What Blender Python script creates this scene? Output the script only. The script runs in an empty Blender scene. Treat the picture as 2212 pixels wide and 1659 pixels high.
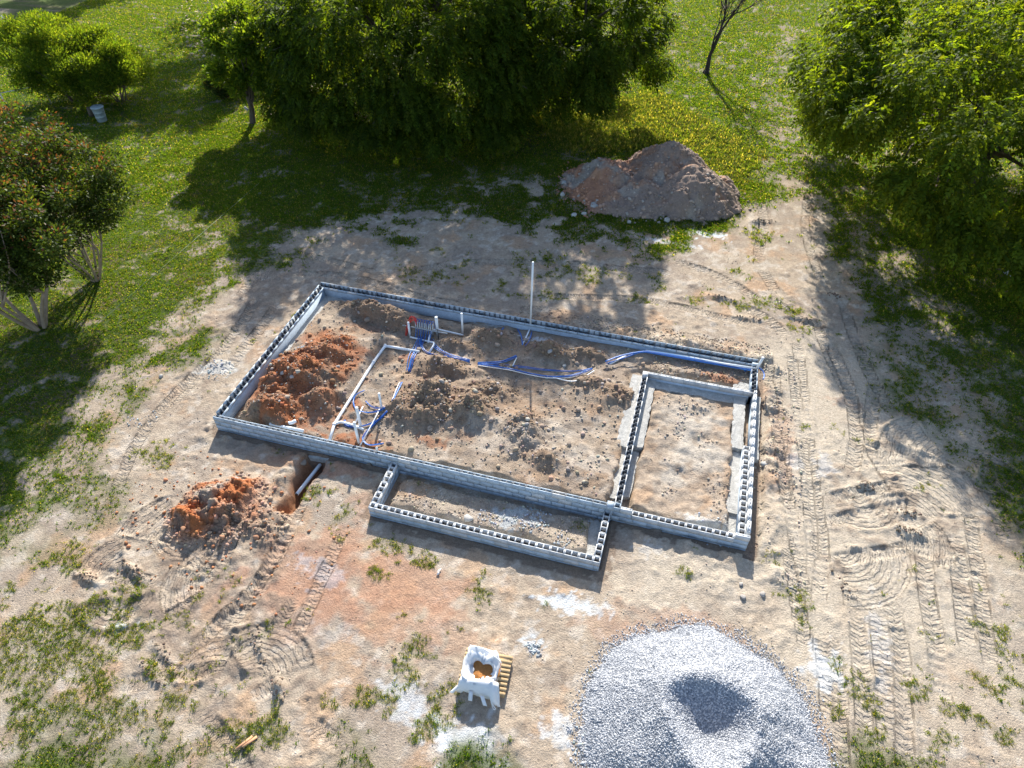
import bpy, math, random
import numpy as np
rng = np.random.default_rng(7); random.seed(7)
sc = bpy.context.scene
R = math.radians

# ------------------------------------------------------------------ camera, sky, sun, exposure
F_PX, PITCH, YAW = 698.4, 0.7734, -0.275
CAM = np.array([13.6734, -12.353, 17.3301])
cd = bpy.data.cameras.new('camera'); cam = bpy.data.objects.new('camera', cd)
sc.collection.objects.link(cam); sc.camera = cam
cam.location = CAM; cam.rotation_euler = (math.pi / 2 - PITCH, 0, -YAW)
cd.sensor_width = 36; cd.lens = F_PX / 1024 * 36; cd.clip_start = .1; cd.clip_end = 2000
SUN_EL, SUN_AZ = R(31), math.atan2(-.25, .968)          # azimuth measured from +Y towards +X
sd = np.array([math.sin(SUN_AZ) * math.cos(SUN_EL), math.cos(SUN_AZ) * math.cos(SUN_EL), math.sin(SUN_EL)])
w = bpy.data.worlds.new('World'); sc.world = w; w.use_nodes = True
nt = w.node_tree; bg = nt.nodes['Background']
sky = nt.nodes.new('ShaderNodeTexSky'); sky.sky_type = 'NISHITA'; sky.sun_disc = False
sky.sun_elevation = SUN_EL; sky.sun_rotation = SUN_AZ; sky.air_density = 1.0; sky.dust_density = 1.0
nt.links.new(sky.outputs[0], bg.inputs[0]); bg.inputs[1].default_value = .11
sl = bpy.data.lights.new('sun', 'SUN'); sl.energy = 4.3; sl.angle = R(.7); sl.color = (1, .95, .86)
so = bpy.data.objects.new('sun', sl); sc.collection.objects.link(so)
from mathutils import Vector, Matrix
so.rotation_euler = Vector(-sd).to_track_quat('-Z', 'Y').to_euler(); so.location = (0, 30, 40)
sc.view_settings.view_transform = 'Standard'; sc.view_settings.look = 'None'
sc.view_settings.exposure = 1.24; sc.view_settings.gamma = 1.0
sc.cycles.use_denoising = True
sc.cycles.max_bounces = 6; sc.cycles.transparent_max_bounces = 8; sc.cycles.sample_clamp_indirect = 6

# the photograph's pixel grid (2212 x 1659) to a point at a height: used to read real positions off the picture
_fw = np.array([math.sin(YAW) * math.cos(PITCH), math.cos(YAW) * math.cos(PITCH), -math.sin(PITCH)])
_rt = np.array([math.cos(YAW), -math.sin(YAW), 0]); _up = np.cross(_rt, _fw); _s = 1024 / 2212
def at(x, y, z=0.):
    d = _fw * F_PX + _rt * (x * _s - 512) - _up * (y * _s - 384)
    return CAM + d * ((z - CAM[2]) / d[2])
def at2(pts, z=0.): return np.array([at(x, y, z)[:2] for x, y in pts])
def to_px(P):
    X = P - CAM; d = X @ _fw
    return (512 + F_PX * (X @ _rt) / d) / _s, (384 - F_PX * (X @ _up) / d) / _s, d

# ------------------------------------------------------------------ numpy noise
_perm = rng.random((256, 256)).astype(np.float32)
def vnoise(x, y, s=1., o=0):
    x = x / s + o * 17.37 + 1000; y = y / s + o * 9.13 + 1000
    xi = np.floor(x).astype(np.int32); yi = np.floor(y).astype(np.int32); fx = (x - xi).astype(np.float32); fy = (y - yi).astype(np.float32)
    fx = fx * fx * (3 - 2 * fx); fy = fy * fy * (3 - 2 * fy)
    a = _perm[xi & 255, yi & 255]; b = _perm[(xi + 1) & 255, yi & 255]
    c = _perm[xi & 255, (yi + 1) & 255]; d = _perm[(xi + 1) & 255, (yi + 1) & 255]
    return (a * (1 - fx) + b * fx) * (1 - fy) + (c * (1 - fx) + d * fx) * fy - .5
def fbm(x, y, s, oct=4, o=0, g=.55):
    r = 0; a = 1
    for k in range(oct):
        c, sn = math.cos(k * .9 + o), math.sin(k * .9 + o)
        r = r + a * vnoise(x * c - y * sn, x * sn + y * c, s / 2 ** k, o + k * 3); a *= g
    return r
def sstep(a, b, x):
    t = np.clip((x - a) / (b - a), 0, 1); return t * t * (3 - 2 * t)
def seg_dist(X, Y, P):
    """distance to a polyline, arc length at the nearest point, signed side"""
    D = np.full(X.shape, 1e9); S = np.zeros(X.shape); L = np.zeros(X.shape); acc = 0
    for (ax, ay), (bx, by) in zip(P[:-1], P[1:]):
        dx, dy = bx - ax, by - ay; l = math.hypot(dx, dy) + 1e-9
        t = np.clip(((X - ax) * dx + (Y - ay) * dy) / (l * l), 0, 1)
        qx, qy = X - ax - t * dx, Y - ay - t * dy; d = np.hypot(qx, qy); m = d < D
        D[m] = d[m]; S[m] = acc + (t * l)[m]; L[m] = (np.sign(dx * qy - dy * qx) * d)[m]; acc += l
    return D, S, L, acc
def poly_sd(X, Y, P):
    """signed distance to a polygon, positive inside"""
    D = np.full(X.shape, 1e9); ins = np.zeros(X.shape, bool); n = len(P)
    for i in range(n):
        ax, ay = P[i]; bx, by = P[(i + 1) % n]; dx, dy = bx - ax, by - ay
        t = np.clip(((X - ax) * dx + (Y - ay) * dy) / (dx * dx + dy * dy + 1e-12), 0, 1)
        D = np.minimum(D, np.hypot(X - ax - t * dx, Y - ay - t * dy))
        c = ((ay > Y) != (by > Y)) & (X < (bx - ax) * (Y - ay) / (by - ay + 1e-12) + ax); ins ^= c
    return np.where(ins, D, -D)
def smooth(P, n=8):
    P = np.array(P, float)
    if len(P) < 3: return P
    Q = np.vstack([2 * P[0] - P[1], P, 2 * P[-1] - P[-2]]); out = []
    for i in range(1, len(Q) - 2):
        for k in range(n):
            t = k / n; a, b, c, d = Q[i - 1], Q[i], Q[i + 1], Q[i + 2]
            out.append(.5 * (2 * b + (c - a) * t + (2 * a - 5 * b + 4 * c - d) * t * t + (3 * b - a - 3 * c + d) * t ** 3))
    return np.array(out + [P[-1]])

# ------------------------------------------------------------------ mesh helpers
def mesh_np(name, V, Fc, col=None, smooth_sh=False):
    V = np.asarray(V, np.float32); Fc = np.asarray(Fc, np.int32); n, k = Fc.shape
    m = bpy.data.meshes.new(name)
    m.vertices.add(len(V)); m.vertices.foreach_set('co', V.ravel())
    m.loops.add(n * k); m.loops.foreach_set('vertex_index', Fc.ravel())
    m.polygons.add(n); m.polygons.foreach_set('loop_start', np.arange(0, n * k, k, dtype=np.int32))
    if smooth_sh: m.polygons.foreach_set('use_smooth', np.ones(n, bool))
    if col is not None:
        a = m.color_attributes.new('col', 'FLOAT_COLOR', 'POINT')
        c = np.ones((len(V), 4), np.float32); c[:, :3] = col; a.data.foreach_set('color', c.ravel())
    m.update(calc_edges=True); m.validate(); return m
def obj(name, mesh, mat=None, parent=None):
    o = bpy.data.objects.new(name, mesh); sc.collection.objects.link(o)
    if mesh is not None and mat is not None and len(mesh.materials) == 0: mesh.materials.append(mat)
    if parent is not None: o.parent = parent
    return o
def tag(o, label=None, cat=None, group=None, kind=None):
    if label: o['label'] = label
    if cat: o['category'] = cat
    if group: o['group'] = group
    if kind: o['kind'] = kind
    return o
def thing(name, label, cat, loc=(0, 0, 0), rz=0, group=None):
    o = bpy.data.objects.new(name, None); sc.collection.objects.link(o)
    o.location = loc; o.rotation_euler = (0, 0, rz); o.empty_display_size = .2
    return tag(o, label, cat, group)
BOXF = np.array([[0, 3, 2, 1], [4, 5, 6, 7], [0, 1, 5, 4], [1, 2, 6, 5], [2, 3, 7, 6], [3, 0, 4, 7]])
class MB:
    def __init__(s): s.V = []; s.F = []; s.n = 0
    def add(s, V, Fq):
        s.V.append(np.asarray(V, float)); s.F.append(np.asarray(Fq) + s.n); s.n += len(V); return s
    def box(s, x0, x1, y0, y1, z0, z1):
        return s.add([(x0, y0, z0), (x1, y0, z0), (x1, y1, z0), (x0, y1, z0), (x0, y0, z1), (x1, y0, z1), (x1, y1, z1), (x0, y1, z1)], BOXF)
    def tube(s, P, rad, n=8, cap=True):
        P = np.asarray(P, float); m = len(P); rad = np.broadcast_to(np.asarray(rad, float), (m,))
        T = np.gradient(P, axis=0); T /= np.linalg.norm(T, axis=1)[:, None] + 1e-9
        ref = np.array([0, 0, 1.]) if abs(T[0][2]) < .9 else np.array([1., 0, 0]); V = []
        for i in range(m):
            u = np.cross(T[i], ref); u /= np.linalg.norm(u) + 1e-9; v = np.cross(u, T[i]); ref = v
            a = np.arange(n) * 2 * math.pi / n
            V.append(P[i] + rad[i] * (np.cos(a)[:, None] * u + np.sin(a)[:, None] * v))
        Fq = [(i * n + j, i * n + (j + 1) % n, (i + 1) * n + (j + 1) % n, (i + 1) * n + j) for i in range(m - 1) for j in range(n)]
        V = list(np.vstack(V))
        if cap:
            c0 = len(V); V += [P[0], P[-1]]
            for j in range(0, n, 2):
                Fq.append((c0, (j + 2) % n, (j + 1) % n, j)); b = (m - 1) * n
                Fq.append((c0 + 1, b + j, b + (j + 1) % n, b + (j + 2) % n))
        return s.add(V, Fq)
    def mesh(s, name, sm=False): return mesh_np(name, np.vstack(s.V), np.vstack(s.F), None, sm)
    def build(s, name, mat, parent=None, sm=False): return obj(name, s.mesh(name, sm), mat, parent)

# ------------------------------------------------------------------ materials
def mat(name, base=(.5, .5, .5), rough=.8, attr=False, var=.15, vscale=6., bump=0., bscale=40., spec=.3, metal=0., transl=0., tcol=None, var2=0., v2scale=1., objvar=0.):
    m = bpy.data.materials.new(name); m.use_nodes = True; N = m.node_tree; L = N.links
    b = N.nodes['Principled BSDF']; b.inputs['Roughness'].default_value = rough
    b.inputs['Specular IOR Level'].default_value = spec; b.inputs['Metallic'].default_value = metal
    tc = N.nodes.new('ShaderNodeTexCoord')
    if attr:
        c = N.nodes.new('ShaderNodeVertexColor'); c.layer_name = 'col'; out = c.outputs[0]
    else:
        c = N.nodes.new('ShaderNodeRGB'); c.outputs[0].default_value = (*base, 1); out = c.outputs[0]
    for v, scl in ((var, vscale), (var2, v2scale)):
        if v <= 0: continue
        nz = N.nodes.new('ShaderNodeTexNoise'); nz.inputs['Scale'].default_value = scl; nz.inputs['Detail'].default_value = 5; nz.inputs['Roughness'].default_value = .65
        L.new(tc.outputs['Object'], nz.inputs['Vector'])
        mr = N.nodes.new('ShaderNodeMapRange'); mr.inputs[1].default_value = .25; mr.inputs[2].default_value = .75
        mr.inputs[3].default_value = 1 - v; mr.inputs[4].default_value = 1 + v; L.new(nz.outputs[0], mr.inputs[0])
        mx = N.nodes.new('ShaderNodeMix'); mx.data_type = 'RGBA'; mx.blend_type = 'MULTIPLY'; mx.inputs[0].default_value = 1
        L.new(out, mx.inputs[6]); L.new(mr.outputs[0], mx.inputs[7]); out = mx.outputs[2]
    if objvar > 0:
        oi = N.nodes.new('ShaderNodeObjectInfo'); mr = N.nodes.new('ShaderNodeMapRange'); mr.inputs[3].default_value = 1 - objvar; mr.inputs[4].default_value = 1 + objvar * .6; L.new(oi.outputs['Random'], mr.inputs[0])
        mx = N.nodes.new('ShaderNodeMix'); mx.data_type = 'RGBA'; mx.blend_type = 'MULTIPLY'; mx.inputs[0].default_value = 1
        L.new(out, mx.inputs[6]); L.new(mr.outputs[0], mx.inputs[7]); out = mx.outputs[2]
    L.new(out, b.inputs['Base Color'])
    if bump > 0:
        nz = N.nodes.new('ShaderNodeTexNoise'); nz.inputs['Scale'].default_value = bscale; nz.inputs['Detail'].default_value = 6; nz.inputs['Roughness'].default_value = .7
        L.new(tc.outputs['Object'], nz.inputs['Vector'])
        bp = N.nodes.new('ShaderNodeBump'); bp.inputs['Strength'].default_value = 1; bp.inputs['Distance'].default_value = bump
        L.new(nz.outputs[0], bp.inputs['Height']); L.new(bp.outputs[0], b.inputs['Normal'])
    if transl > 0:
        t = N.nodes.new('ShaderNodeBsdfTranslucent')
        if tcol is None: L.new(out, t.inputs[0])
        else:
            mx = N.nodes.new('ShaderNodeMix'); mx.data_type = 'RGBA'; mx.blend_type = 'MULTIPLY'; mx.inputs[0].default_value = 1
            L.new(out, mx.inputs[6]); mx.inputs[7].default_value = (*tcol, 1); L.new(mx.outputs[2], t.inputs[0])
        ms = N.nodes.new('ShaderNodeMixShader'); ms.inputs[0].default_value = transl
        L.new(b.outputs[0], ms.inputs[1]); L.new(t.outputs[0], ms.inputs[2])
        L.new(ms.outputs[0], N.nodes['Material Output'].inputs[0])
    return m
M = dict(
    soil=mat('soil', attr=True, rough=.95, var=.22, vscale=9, var2=.10, v2scale=40, bump=.02, bscale=30, spec=.1),
    rubble=mat('rubble', attr=True, rough=.95, var=.15, vscale=30, spec=.15),
    block=mat('concrete_block', (.40, .47, .54), .9, var=.16, vscale=14, var2=.18, v2scale=3, bump=.004, bscale=90, spec=.2, objvar=.16),
    block_b=mat('concrete_block_pale', (.53, .54, .55), .9, var=.16, vscale=14, var2=.16, v2scale=3, bump=.004, bscale=90, spec=.2, objvar=.14),
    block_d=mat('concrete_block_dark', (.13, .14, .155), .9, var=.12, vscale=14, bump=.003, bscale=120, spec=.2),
    mortar=mat('mortar', (.52, .54, .55), .95, var=.12, vscale=20, bump=.004, bscale=90),
    footing=mat('footing_concrete', (.42, .41, .385), .95, var=.3, vscale=5, var2=.2, v2scale=25, bump=.035, bscale=22),
    pvc=mat('white_pvc', (.80, .82, .83), .35, var=.08, vscale=5, spec=.5),
    blue=mat('blue_conduit', (.012, .10, .42), .35, var=.25, vscale=8, spec=.5),
    blue2=mat('pale_blue_conduit', (.03, .20, .58), .35, var=.2, vscale=8, spec=.5),
    red=mat('red_tubing', (.62, .04, .03), .4, var=.1),
    steel=mat('galvanised_steel', (.42, .45, .47), .45, var=.2, vscale=12, metal=.6),
    can=mat('galvanised_can', (.30, .36, .39), .5, var=.2, vscale=6, metal=.4),
    dark=mat('dark_metal', (.05, .055, .06), .6, var=.1),
    wood=mat('pallet_wood', (.50, .35, .19), .85, var=.25, vscale=10, var2=.12, v2scale=60, bump=.004, bscale=60),
    plank=mat('raw_plank', (.50, .27, .15), .85, var=.2, vscale=10),
    bag=mat('woven_white_bag', (.86, .86, .86), .7, var=.05, vscale=12, bump=.003, bscale=60, transl=.15),
    sand=mat('orange_sand', (.40, .17, .05), .95, var=.3, vscale=14, bump=.02, bscale=30),
    bark=mat('bark', (.10, .08, .06), .95, var=.35, vscale=12, bump=.02, bscale=25),
    bark_p=mat('smooth_pale_bark', (.30, .23, .17), .8, var=.3, vscale=6, bump=.004, bscale=20),
    bark_d=mat('dark_twig_bark', (.06, .045, .04), .9, var=.25, vscale=12),
    leaf=mat('tree_leaf', attr=True, rough=.6, var=0, spec=.1, transl=.55, tcol=(3.4, 2.9, .6)),
    leaf2=mat('crape_leaf', attr=True, rough=.5, var=0, spec=.2, transl=.45, tcol=(1.9, 1.7, .6)),
    grass=mat('grass_blade', attr=True, rough=.6, var=0, spec=.1, transl=.55, tcol=(3.4, 3.2, .55)),
    gravel=mat('gravel_stone', attr=True, rough=.85, var=.1, vscale=60, spec=.25),
    deadleaf=mat('dry_leaf', (.50, .38, .24), .8, var=.3, vscale=40),
)
def lugs(m):
    """relief of the tread marks: phase along the track and its strength come with the mesh"""
    N = m.node_tree; L = N.links; a = N.nodes.new('ShaderNodeAttribute'); a.attribute_name = 'trk'
    sp = N.nodes.new('ShaderNodeSeparateXYZ'); L.new(a.outputs['Vector'], sp.inputs[0])
    def mth(op, x, y=None):
        n_ = N.nodes.new('ShaderNodeMath'); n_.operation = op
        for k_, v in enumerate((x, y)):
            if v is None: continue
            if isinstance(v, (int, float)): n_.inputs[k_].default_value = v
            else: L.new(v, n_.inputs[k_])
        return n_.outputs[0]
    tc = N.nodes.new('ShaderNodeTexCoord'); nz = N.nodes.new('ShaderNodeTexNoise'); nz.inputs['Scale'].default_value = 7; nz.inputs['Detail'].default_value = 4; L.new(tc.outputs['Object'], nz.inputs['Vector'])
    nz2 = N.nodes.new('ShaderNodeTexNoise'); nz2.inputs['Scale'].default_value = 2.2; nz2.inputs['Detail'].default_value = 5; L.new(tc.outputs['Object'], nz2.inputs['Vector'])
    ph = mth('ADD', sp.outputs[0], mth('MULTIPLY', nz.outputs[0], 1.1)); sn = mth('SINE', mth('MULTIPLY', ph, 6.2832)); lug = mth('TANH', mth('MULTIPLY', sn, 2.4))
    amp = mth('MULTIPLY', sp.outputs[1], mth('ADD', mth('MULTIPLY', nz2.outputs[0], 3.8), -1.15)); h_ = mth('MULTIPLY', lug, amp)
    bp = N.nodes.new('ShaderNodeBump'); bp.inputs['Strength'].default_value = 1; bp.inputs['Distance'].default_value = .030; L.new(h_, bp.inputs['Height'])
    old = [n_ for n_ in N.nodes if n_.type == 'BUMP' and n_ != bp][0]; L.new(bp.outputs[0], old.inputs['Normal'])
M['ground'] = mat('ground_soil', attr=True, rough=.95, var=.24, vscale=9, var2=.26, v2scale=34, bump=.05, bscale=20, spec=.1); lugs(M['ground'])

# ------------------------------------------------------------------ plan of the foundation (metres; x along the front, y to the back)
W, D, TOP, BW = 17.12, 7.72, .60, .2
IX0, IX1, IY, ITOP = 13.25, 13.45, 6.08, .46          # interior wall of the garage, its back wall
PX0, PL, PD, PTOP = 6.30, 6.90, 1.80, .40             # porch
G0, G1 = 13.80, 16.71

# ------------------------------------------------------------------ ground sheet
def spaced(a, b, s0, growth, sgn):
    out = []; x = a; s = s0
    while (x < b if sgn > 0 else x > b): s *= growth; x += sgn * s; out.append(x)
    return out
xs = np.concatenate([spaced(-11, -420, .06, 1.07, -1)[::-1], np.arange(-11, 26.5, .058), spaced(26.5, 460, .06, 1.07, 1)])
ys = np.concatenate([spaced(-11.2, -160, .06, 1.08, -1)[::-1], np.arange(-11.2, 11, .053), spaced(11, 700, .053, 1.013, 1)])
# past 60 m the rows need not be fine
k = np.searchsorted(ys, 60); ys = np.concatenate([ys[:k], spaced(ys[k - 1], 700, .5, 1.12, 1)])
X, Y = np.meshgrid(xs, ys)

def gauss(px, py, zref, amp, sx, sy=None, rot=0., p=1.):
    c = at(px, py, zref); dx, dy = X - c[0], Y - c[1]; sy = sy or sx
    u = (dx * math.cos(rot) + dy * math.sin(rot)) / sx; v = (-dx * math.sin(rot) + dy * math.cos(rot)) / sy
    return amp * np.exp(-(u * u + v * v) ** p)
lump = fbm(X, Y, .5, 4, 1)
rgh = .55 + 1.1 * sstep(-.25, .25, fbm(X, Y, 2.6, 3, 6)); H = .05 * fbm(X, Y, 4., 3, 2) + rgh * (.045 * lump + .034 * fbm(X, Y, .15, 2, 5))
far = sstep(20, 60, np.hypot(X - 8, Y)); H = H * (1 - .5 * far) + far * .5 * fbm(X, Y, 25., 2, 8)
wx, wy = fbm(X, Y, .6, 3, 21) * .16, fbm(X, Y, .6, 3, 22) * .16
Xw, Yw = X + wx, Y + wy

# masks (1 = yes), read off the photograph and broken up by noise
def pmask(pts, soft=.4, z=0., nz=.6, ns=1.2, o=30):
    return sstep(-soft, soft, poly_sd(X, Y, at2(pts, z)) + nz * fbm(X, Y, ns, 4, o) * 1.6)
def blob(x, y, r, ry=None, z=0., nz=.5, o=31, rot=0.):
    c = at(x, y, z); ry = ry or r; q = max(r, ry) * 2.6 + .2; out_ = np.zeros(X.shape, np.float32)
    i0, i1 = np.searchsorted(xs, [c[0] - q, c[0] + q]); j0, j1 = np.searchsorted(ys, [c[1] - q, c[1] + q]); sl_ = (slice(j0, j1), slice(i0, i1))
    dx, dy = X[sl_] - c[0], Y[sl_] - c[1]
    u = (dx * math.cos(rot) + dy * math.sin(rot)) / r; v = (-dx * math.sin(rot) + dy * math.cos(rot)) / ry
    out_[sl_] = sstep(-.35, .35, 1 - np.hypot(u, v) + nz * fbm(X[sl_], Y[sl_], min(r, ry) * .7, 4, o) * 1.5); return out_
DIRT = [(0, 1290), (130, 1150), (215, 1020), (240, 930), (330, 830), (440, 770), (470, 660), (560, 600), (620, 560), (700, 515), (860, 505), (1000, 485), (1120, 480), (1200, 515), (1300, 535), (1420, 540), (1540, 500),
        (1610, 440), (1650, 415), (1720, 410), (1780, 440), (1800, 490), (1840, 560), (1850, 640), (1880, 720), (1930, 800), (2000, 890), (2075, 970), (2140, 1060), (2160, 1140), (2190, 1260), (2240, 1340),
        (2260, 1700), (-30, 1700)]
dirt = pmask(DIRT, 1.0, nz=1.5, ns=1.8)
track_path = pmask([(1640, 420), (1650, 300), (1655, 180), (1690, 60), (1740, 60), (1730, 190), (1750, 300), (1800, 420)], .9, nz=1.2, o=33)
grass_m = 1 - dirt
thin = np.clip(pmask([(540, 640), (640, 500), (900, 410), (1100, 370), (1220, 400), (1300, 480), (1400, 500), (1440, 560), (1180, 560), (800, 560)], .8, nz=1.0, o=35)
               + .8 * pmask([(240, 950), (420, 700), (560, 560), (480, 560), (330, 720), (180, 900), (60, 1100), (0, 1230), (100, 1230)], .6, nz=1., o=36)
               + pmask([(1800, 430), (2000, 560), (2212, 900), (2212, 1300), (2120, 1040), (1900, 740)], 1., nz=1., o=37) * .7, 0, 1)
gn = fbm(X, Y, .9, 4, 40) + .5 * fbm(X, Y, 3.5, 3, 44)
grass_m = np.clip(grass_m * (1 - thin * sstep(-.12, .22, gn)), 0, 1)
grass_m *= 1 - .5 * track_path * sstep(-.25, .1, gn)
# weeds growing in the bare soil
fore_l = pmask([(-20, 1200), (150, 1190), (300, 1260), (420, 1400), (480, 1500), (640, 1530), (680, 1659), (640, 1720), (-40, 1720)], .6, nz=.9, o=50)
fore_m = pmask([(740, 1500), (850, 1480), (960, 1440), (980, 1560), (940, 1680), (600, 1700), (560, 1600), (700, 1600)], .3, nz=.8, o=51)
fore_r = pmask([(1840, 1450), (2000, 1430), (2212, 1330), (2260, 1700), (1820, 1700)], .5, nz=.9, o=52)
edge_r = pmask([(2130, 1380), (2180, 1290), (2260, 1300), (2260, 1700), (2190, 1640), (2130, 1500)], .3, nz=.7, o=53)
mid_a = pmask([(770, 1190), (860, 1170), (1060, 1230), (1080, 1300), (960, 1330), (900, 1260), (780, 1250)], .3, nz=.8, o=54)
mid_b = pmask([(920, 1210), (1010, 1210), (1000, 1360), (930, 1350)], .25, nz=.7, o=55)
back_w = pmask([(820, 560), (1000, 520), (1200, 560), (1420, 600), (1720, 640), (1740, 720), (1500, 660), (1180, 640), (860, 620)], .5, nz=.9, o=56)
wn = fbm(X, Y, .55, 4, 60) + .35 * vnoise(X, Y, 1.6, 66)
weed = np.clip(fore_l * (.25 + .75 * sstep(.0, .30, wn)) * sstep(-.12, .05, wn) + fore_m * sstep(.08, .26, wn) + fore_r * sstep(.2, .36, wn) * .8 + edge_r * sstep(-.02, .2, wn)
               + mid_a * sstep(.14, .3, wn) * .8 + mid_b * sstep(.04, .24, wn) * .8 + back_w * sstep(.12, .3, wn) * .55 + dirt * .5 * sstep(.50, .62, wn), 0, 1)
for x, y, r, ry in ((1700, 1285, .32, .14), (1738, 1310, .16, .38), (1735, 1345, .1, .12), (1880, 1520, .2, .35), (1890, 1575, .25, .2), (1810, 1545, .12, .25), (2035, 1600, .25, .25), (1990, 1490, .22, .3), (680, 1062, .35, .3),
                    (740, 1115, .2, .4), (850, 1180, .5, .25), (345, 985, .5, .35), (650, 690, .2, .25), (1240, 585, .8, .35), (1190, 640, .6, .2), (1680, 665, .9, .25), (1130, 640, .3, .15), (800, 690, .2, .15), (720, 1015, .1, .1),
                    (900, 1400, .35, .3), (870, 1450, .3, .25), (1280, 590, .4, .2), (1640, 510, .5, .4), (1600, 590, .4, .3), (1590, 660, .5, .2), (60, 1420, 1.3, 1.), (180, 1330, .8, .6), (330, 985, .4, .3), (1180, 1310, .1, .1), (1475, 1235, .18, .15)):
    weed = np.maximum(weed, blob(x, y, r, ry, nz=1.3) * .75)
inside = (X > .05) & (X < W - .05) & (Y > .05) & (Y < D - .05)
porch_in = (X > PX0 + .05) & (X < PX0 + PL - .05) & (Y > -PD + .05) & (Y <= .05)
near_wall = np.minimum.reduce([np.abs(poly_sd(X, Y, [(0, 0), (W, 0), (W, D), (0, D)])), np.abs(poly_sd(X, Y, [(PX0, -PD), (PX0 + PL, -PD), (PX0 + PL, .1), (PX0, .1)]))])
weed = weed * np.where(inside, .0, 1.) * np.where(porch_in, .25, 1.) * sstep(.05, .3, near_wall)
weed = np.maximum(weed, porch_in * (blob(1250, 1140, .2, .2) + blob(905, 1050, .08)) * .5)
green = np.clip(grass_m + weed * dirt, 0, 1)
green[inside] = 0

# outside of the walls: slots left by the footing trench, spoil, ruts
wall_sd = poly_sd(Xw, Yw, [(0, 0), (W, 0), (W, D), (0, D)])
out = ~inside & ~porch_in
H += np.where(out, .09 * sstep(.8, .35, -wall_sd) * (.6 + lump), 0)
slot_r = (Xw > W - .05) & (Xw < W + .42 + .1 * vnoise(Y, X * 0, .5, 70)) & (Y > -.3) & (Y < D + .3)
H = np.where(slot_r & out, -.22 + .05 * lump, H)
slot_b = (Yw > D - .05) & (Yw < D + .30 + .25 * sstep(10, 15, X)) & (X > -.2) & (X < W + .35)
H = np.where(slot_b & out, np.where(X > 9, -.12, .02) + .06 * lump, H)
slot_l = (Xw < .05) & (Xw > -.18) & (Y > -.1) & (Y < D)
H = np.where(slot_l & out, -.02 + .05 * lump, H)
slot_f = (Yw < .05) & (Yw > -.20) & (X > -.1) & (X < W + .2)
H = np.where(slot_f & out, -.05 + .06 * lump, H)
psd = poly_sd(Xw, Yw, [(PX0, -PD), (PX0 + PL, -PD), (PX0 + PL, 0), (PX0, 0)])
H = np.where((psd < .05) & (psd > -.22) & out & (Y < .1), -.05 + .05 * lump, H)
# right-hand spoil next to the slot
H += np.where(out, .10 * np.exp(-((X - W - .75) / .3) ** 2) * (Y > -1) * (Y < D + .5) * (.7 + 1.5 * lump), 0)
H += np.where(out, .16 * np.exp(-((Y - D - .85) / .3) ** 2) * sstep(9, 13, X) * (X < W + .6) * (.8 + lump), 0)

# red spoil heaps in front
def heap(px, py, z, amp, rx, ry, rot=0., rough=.5):
    c = at(px, py, z); dx, dy = Xw - c[0], Yw - c[1]
    u = (dx * math.cos(rot) + dy * math.sin(rot)) / rx; v = (-dx * math.sin(rot) + dy * math.cos(rot)) / ry
    r = np.hypot(u, v); return np.clip(amp * np.clip(1.08 - r, 0, 1) ** .95 * (1 + rough * lump * 2.2 + .5 * fbm(X, Y, .16, 2, 75)), 0, None)
red_heap = np.maximum(heap(475, 1098, .2, .62, 1.45, 1.25), heap(430, 1110, .2, .48, 1.0, 1.1))
red_heap = np.maximum(red_heap, heap(520, 1060, .1, .36, 1.0, .7, .2)) * (1 - .6 * blob(425, 1025, .18, .45))
brown_heap = heap(580, 1140, .1, .32, .6, .75)
H = np.maximum(H, H * .5 + np.where(out & (wall_sd < -.3), red_heap, 0)); H = np.maximum(H, H * .5 + np.where(out, brown_heap, 0))

# sewer trench in front of the long wall
tr = at2([(700, 985), (652, 1050), (612, 1100)], 0); d, s_, l_, _ = seg_dist(Xw, Yw, tr)
tl = poly_sd(Xw, Yw, at2([(668, 980), (716, 985), (660, 1062), (630, 1108), (592, 1108), (630, 1045)]))
depth = sstep(-.04, .22, tl)
H = H * (1 - depth) + depth * (-.55 + .06 * lump + .33 * sstep(1.6, 2.4, s_) - .12 * sstep(.16, .04, d))
trench_m = sstep(-.15, .1, tl)
H += .16 * np.exp(-((tl + .32) / .2) ** 2) * (tl < 0) * (l_ < 0) * sstep(2.6, 1.2, s_) * (Y < -.35) * (1 + 1.5 * lump)
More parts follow.
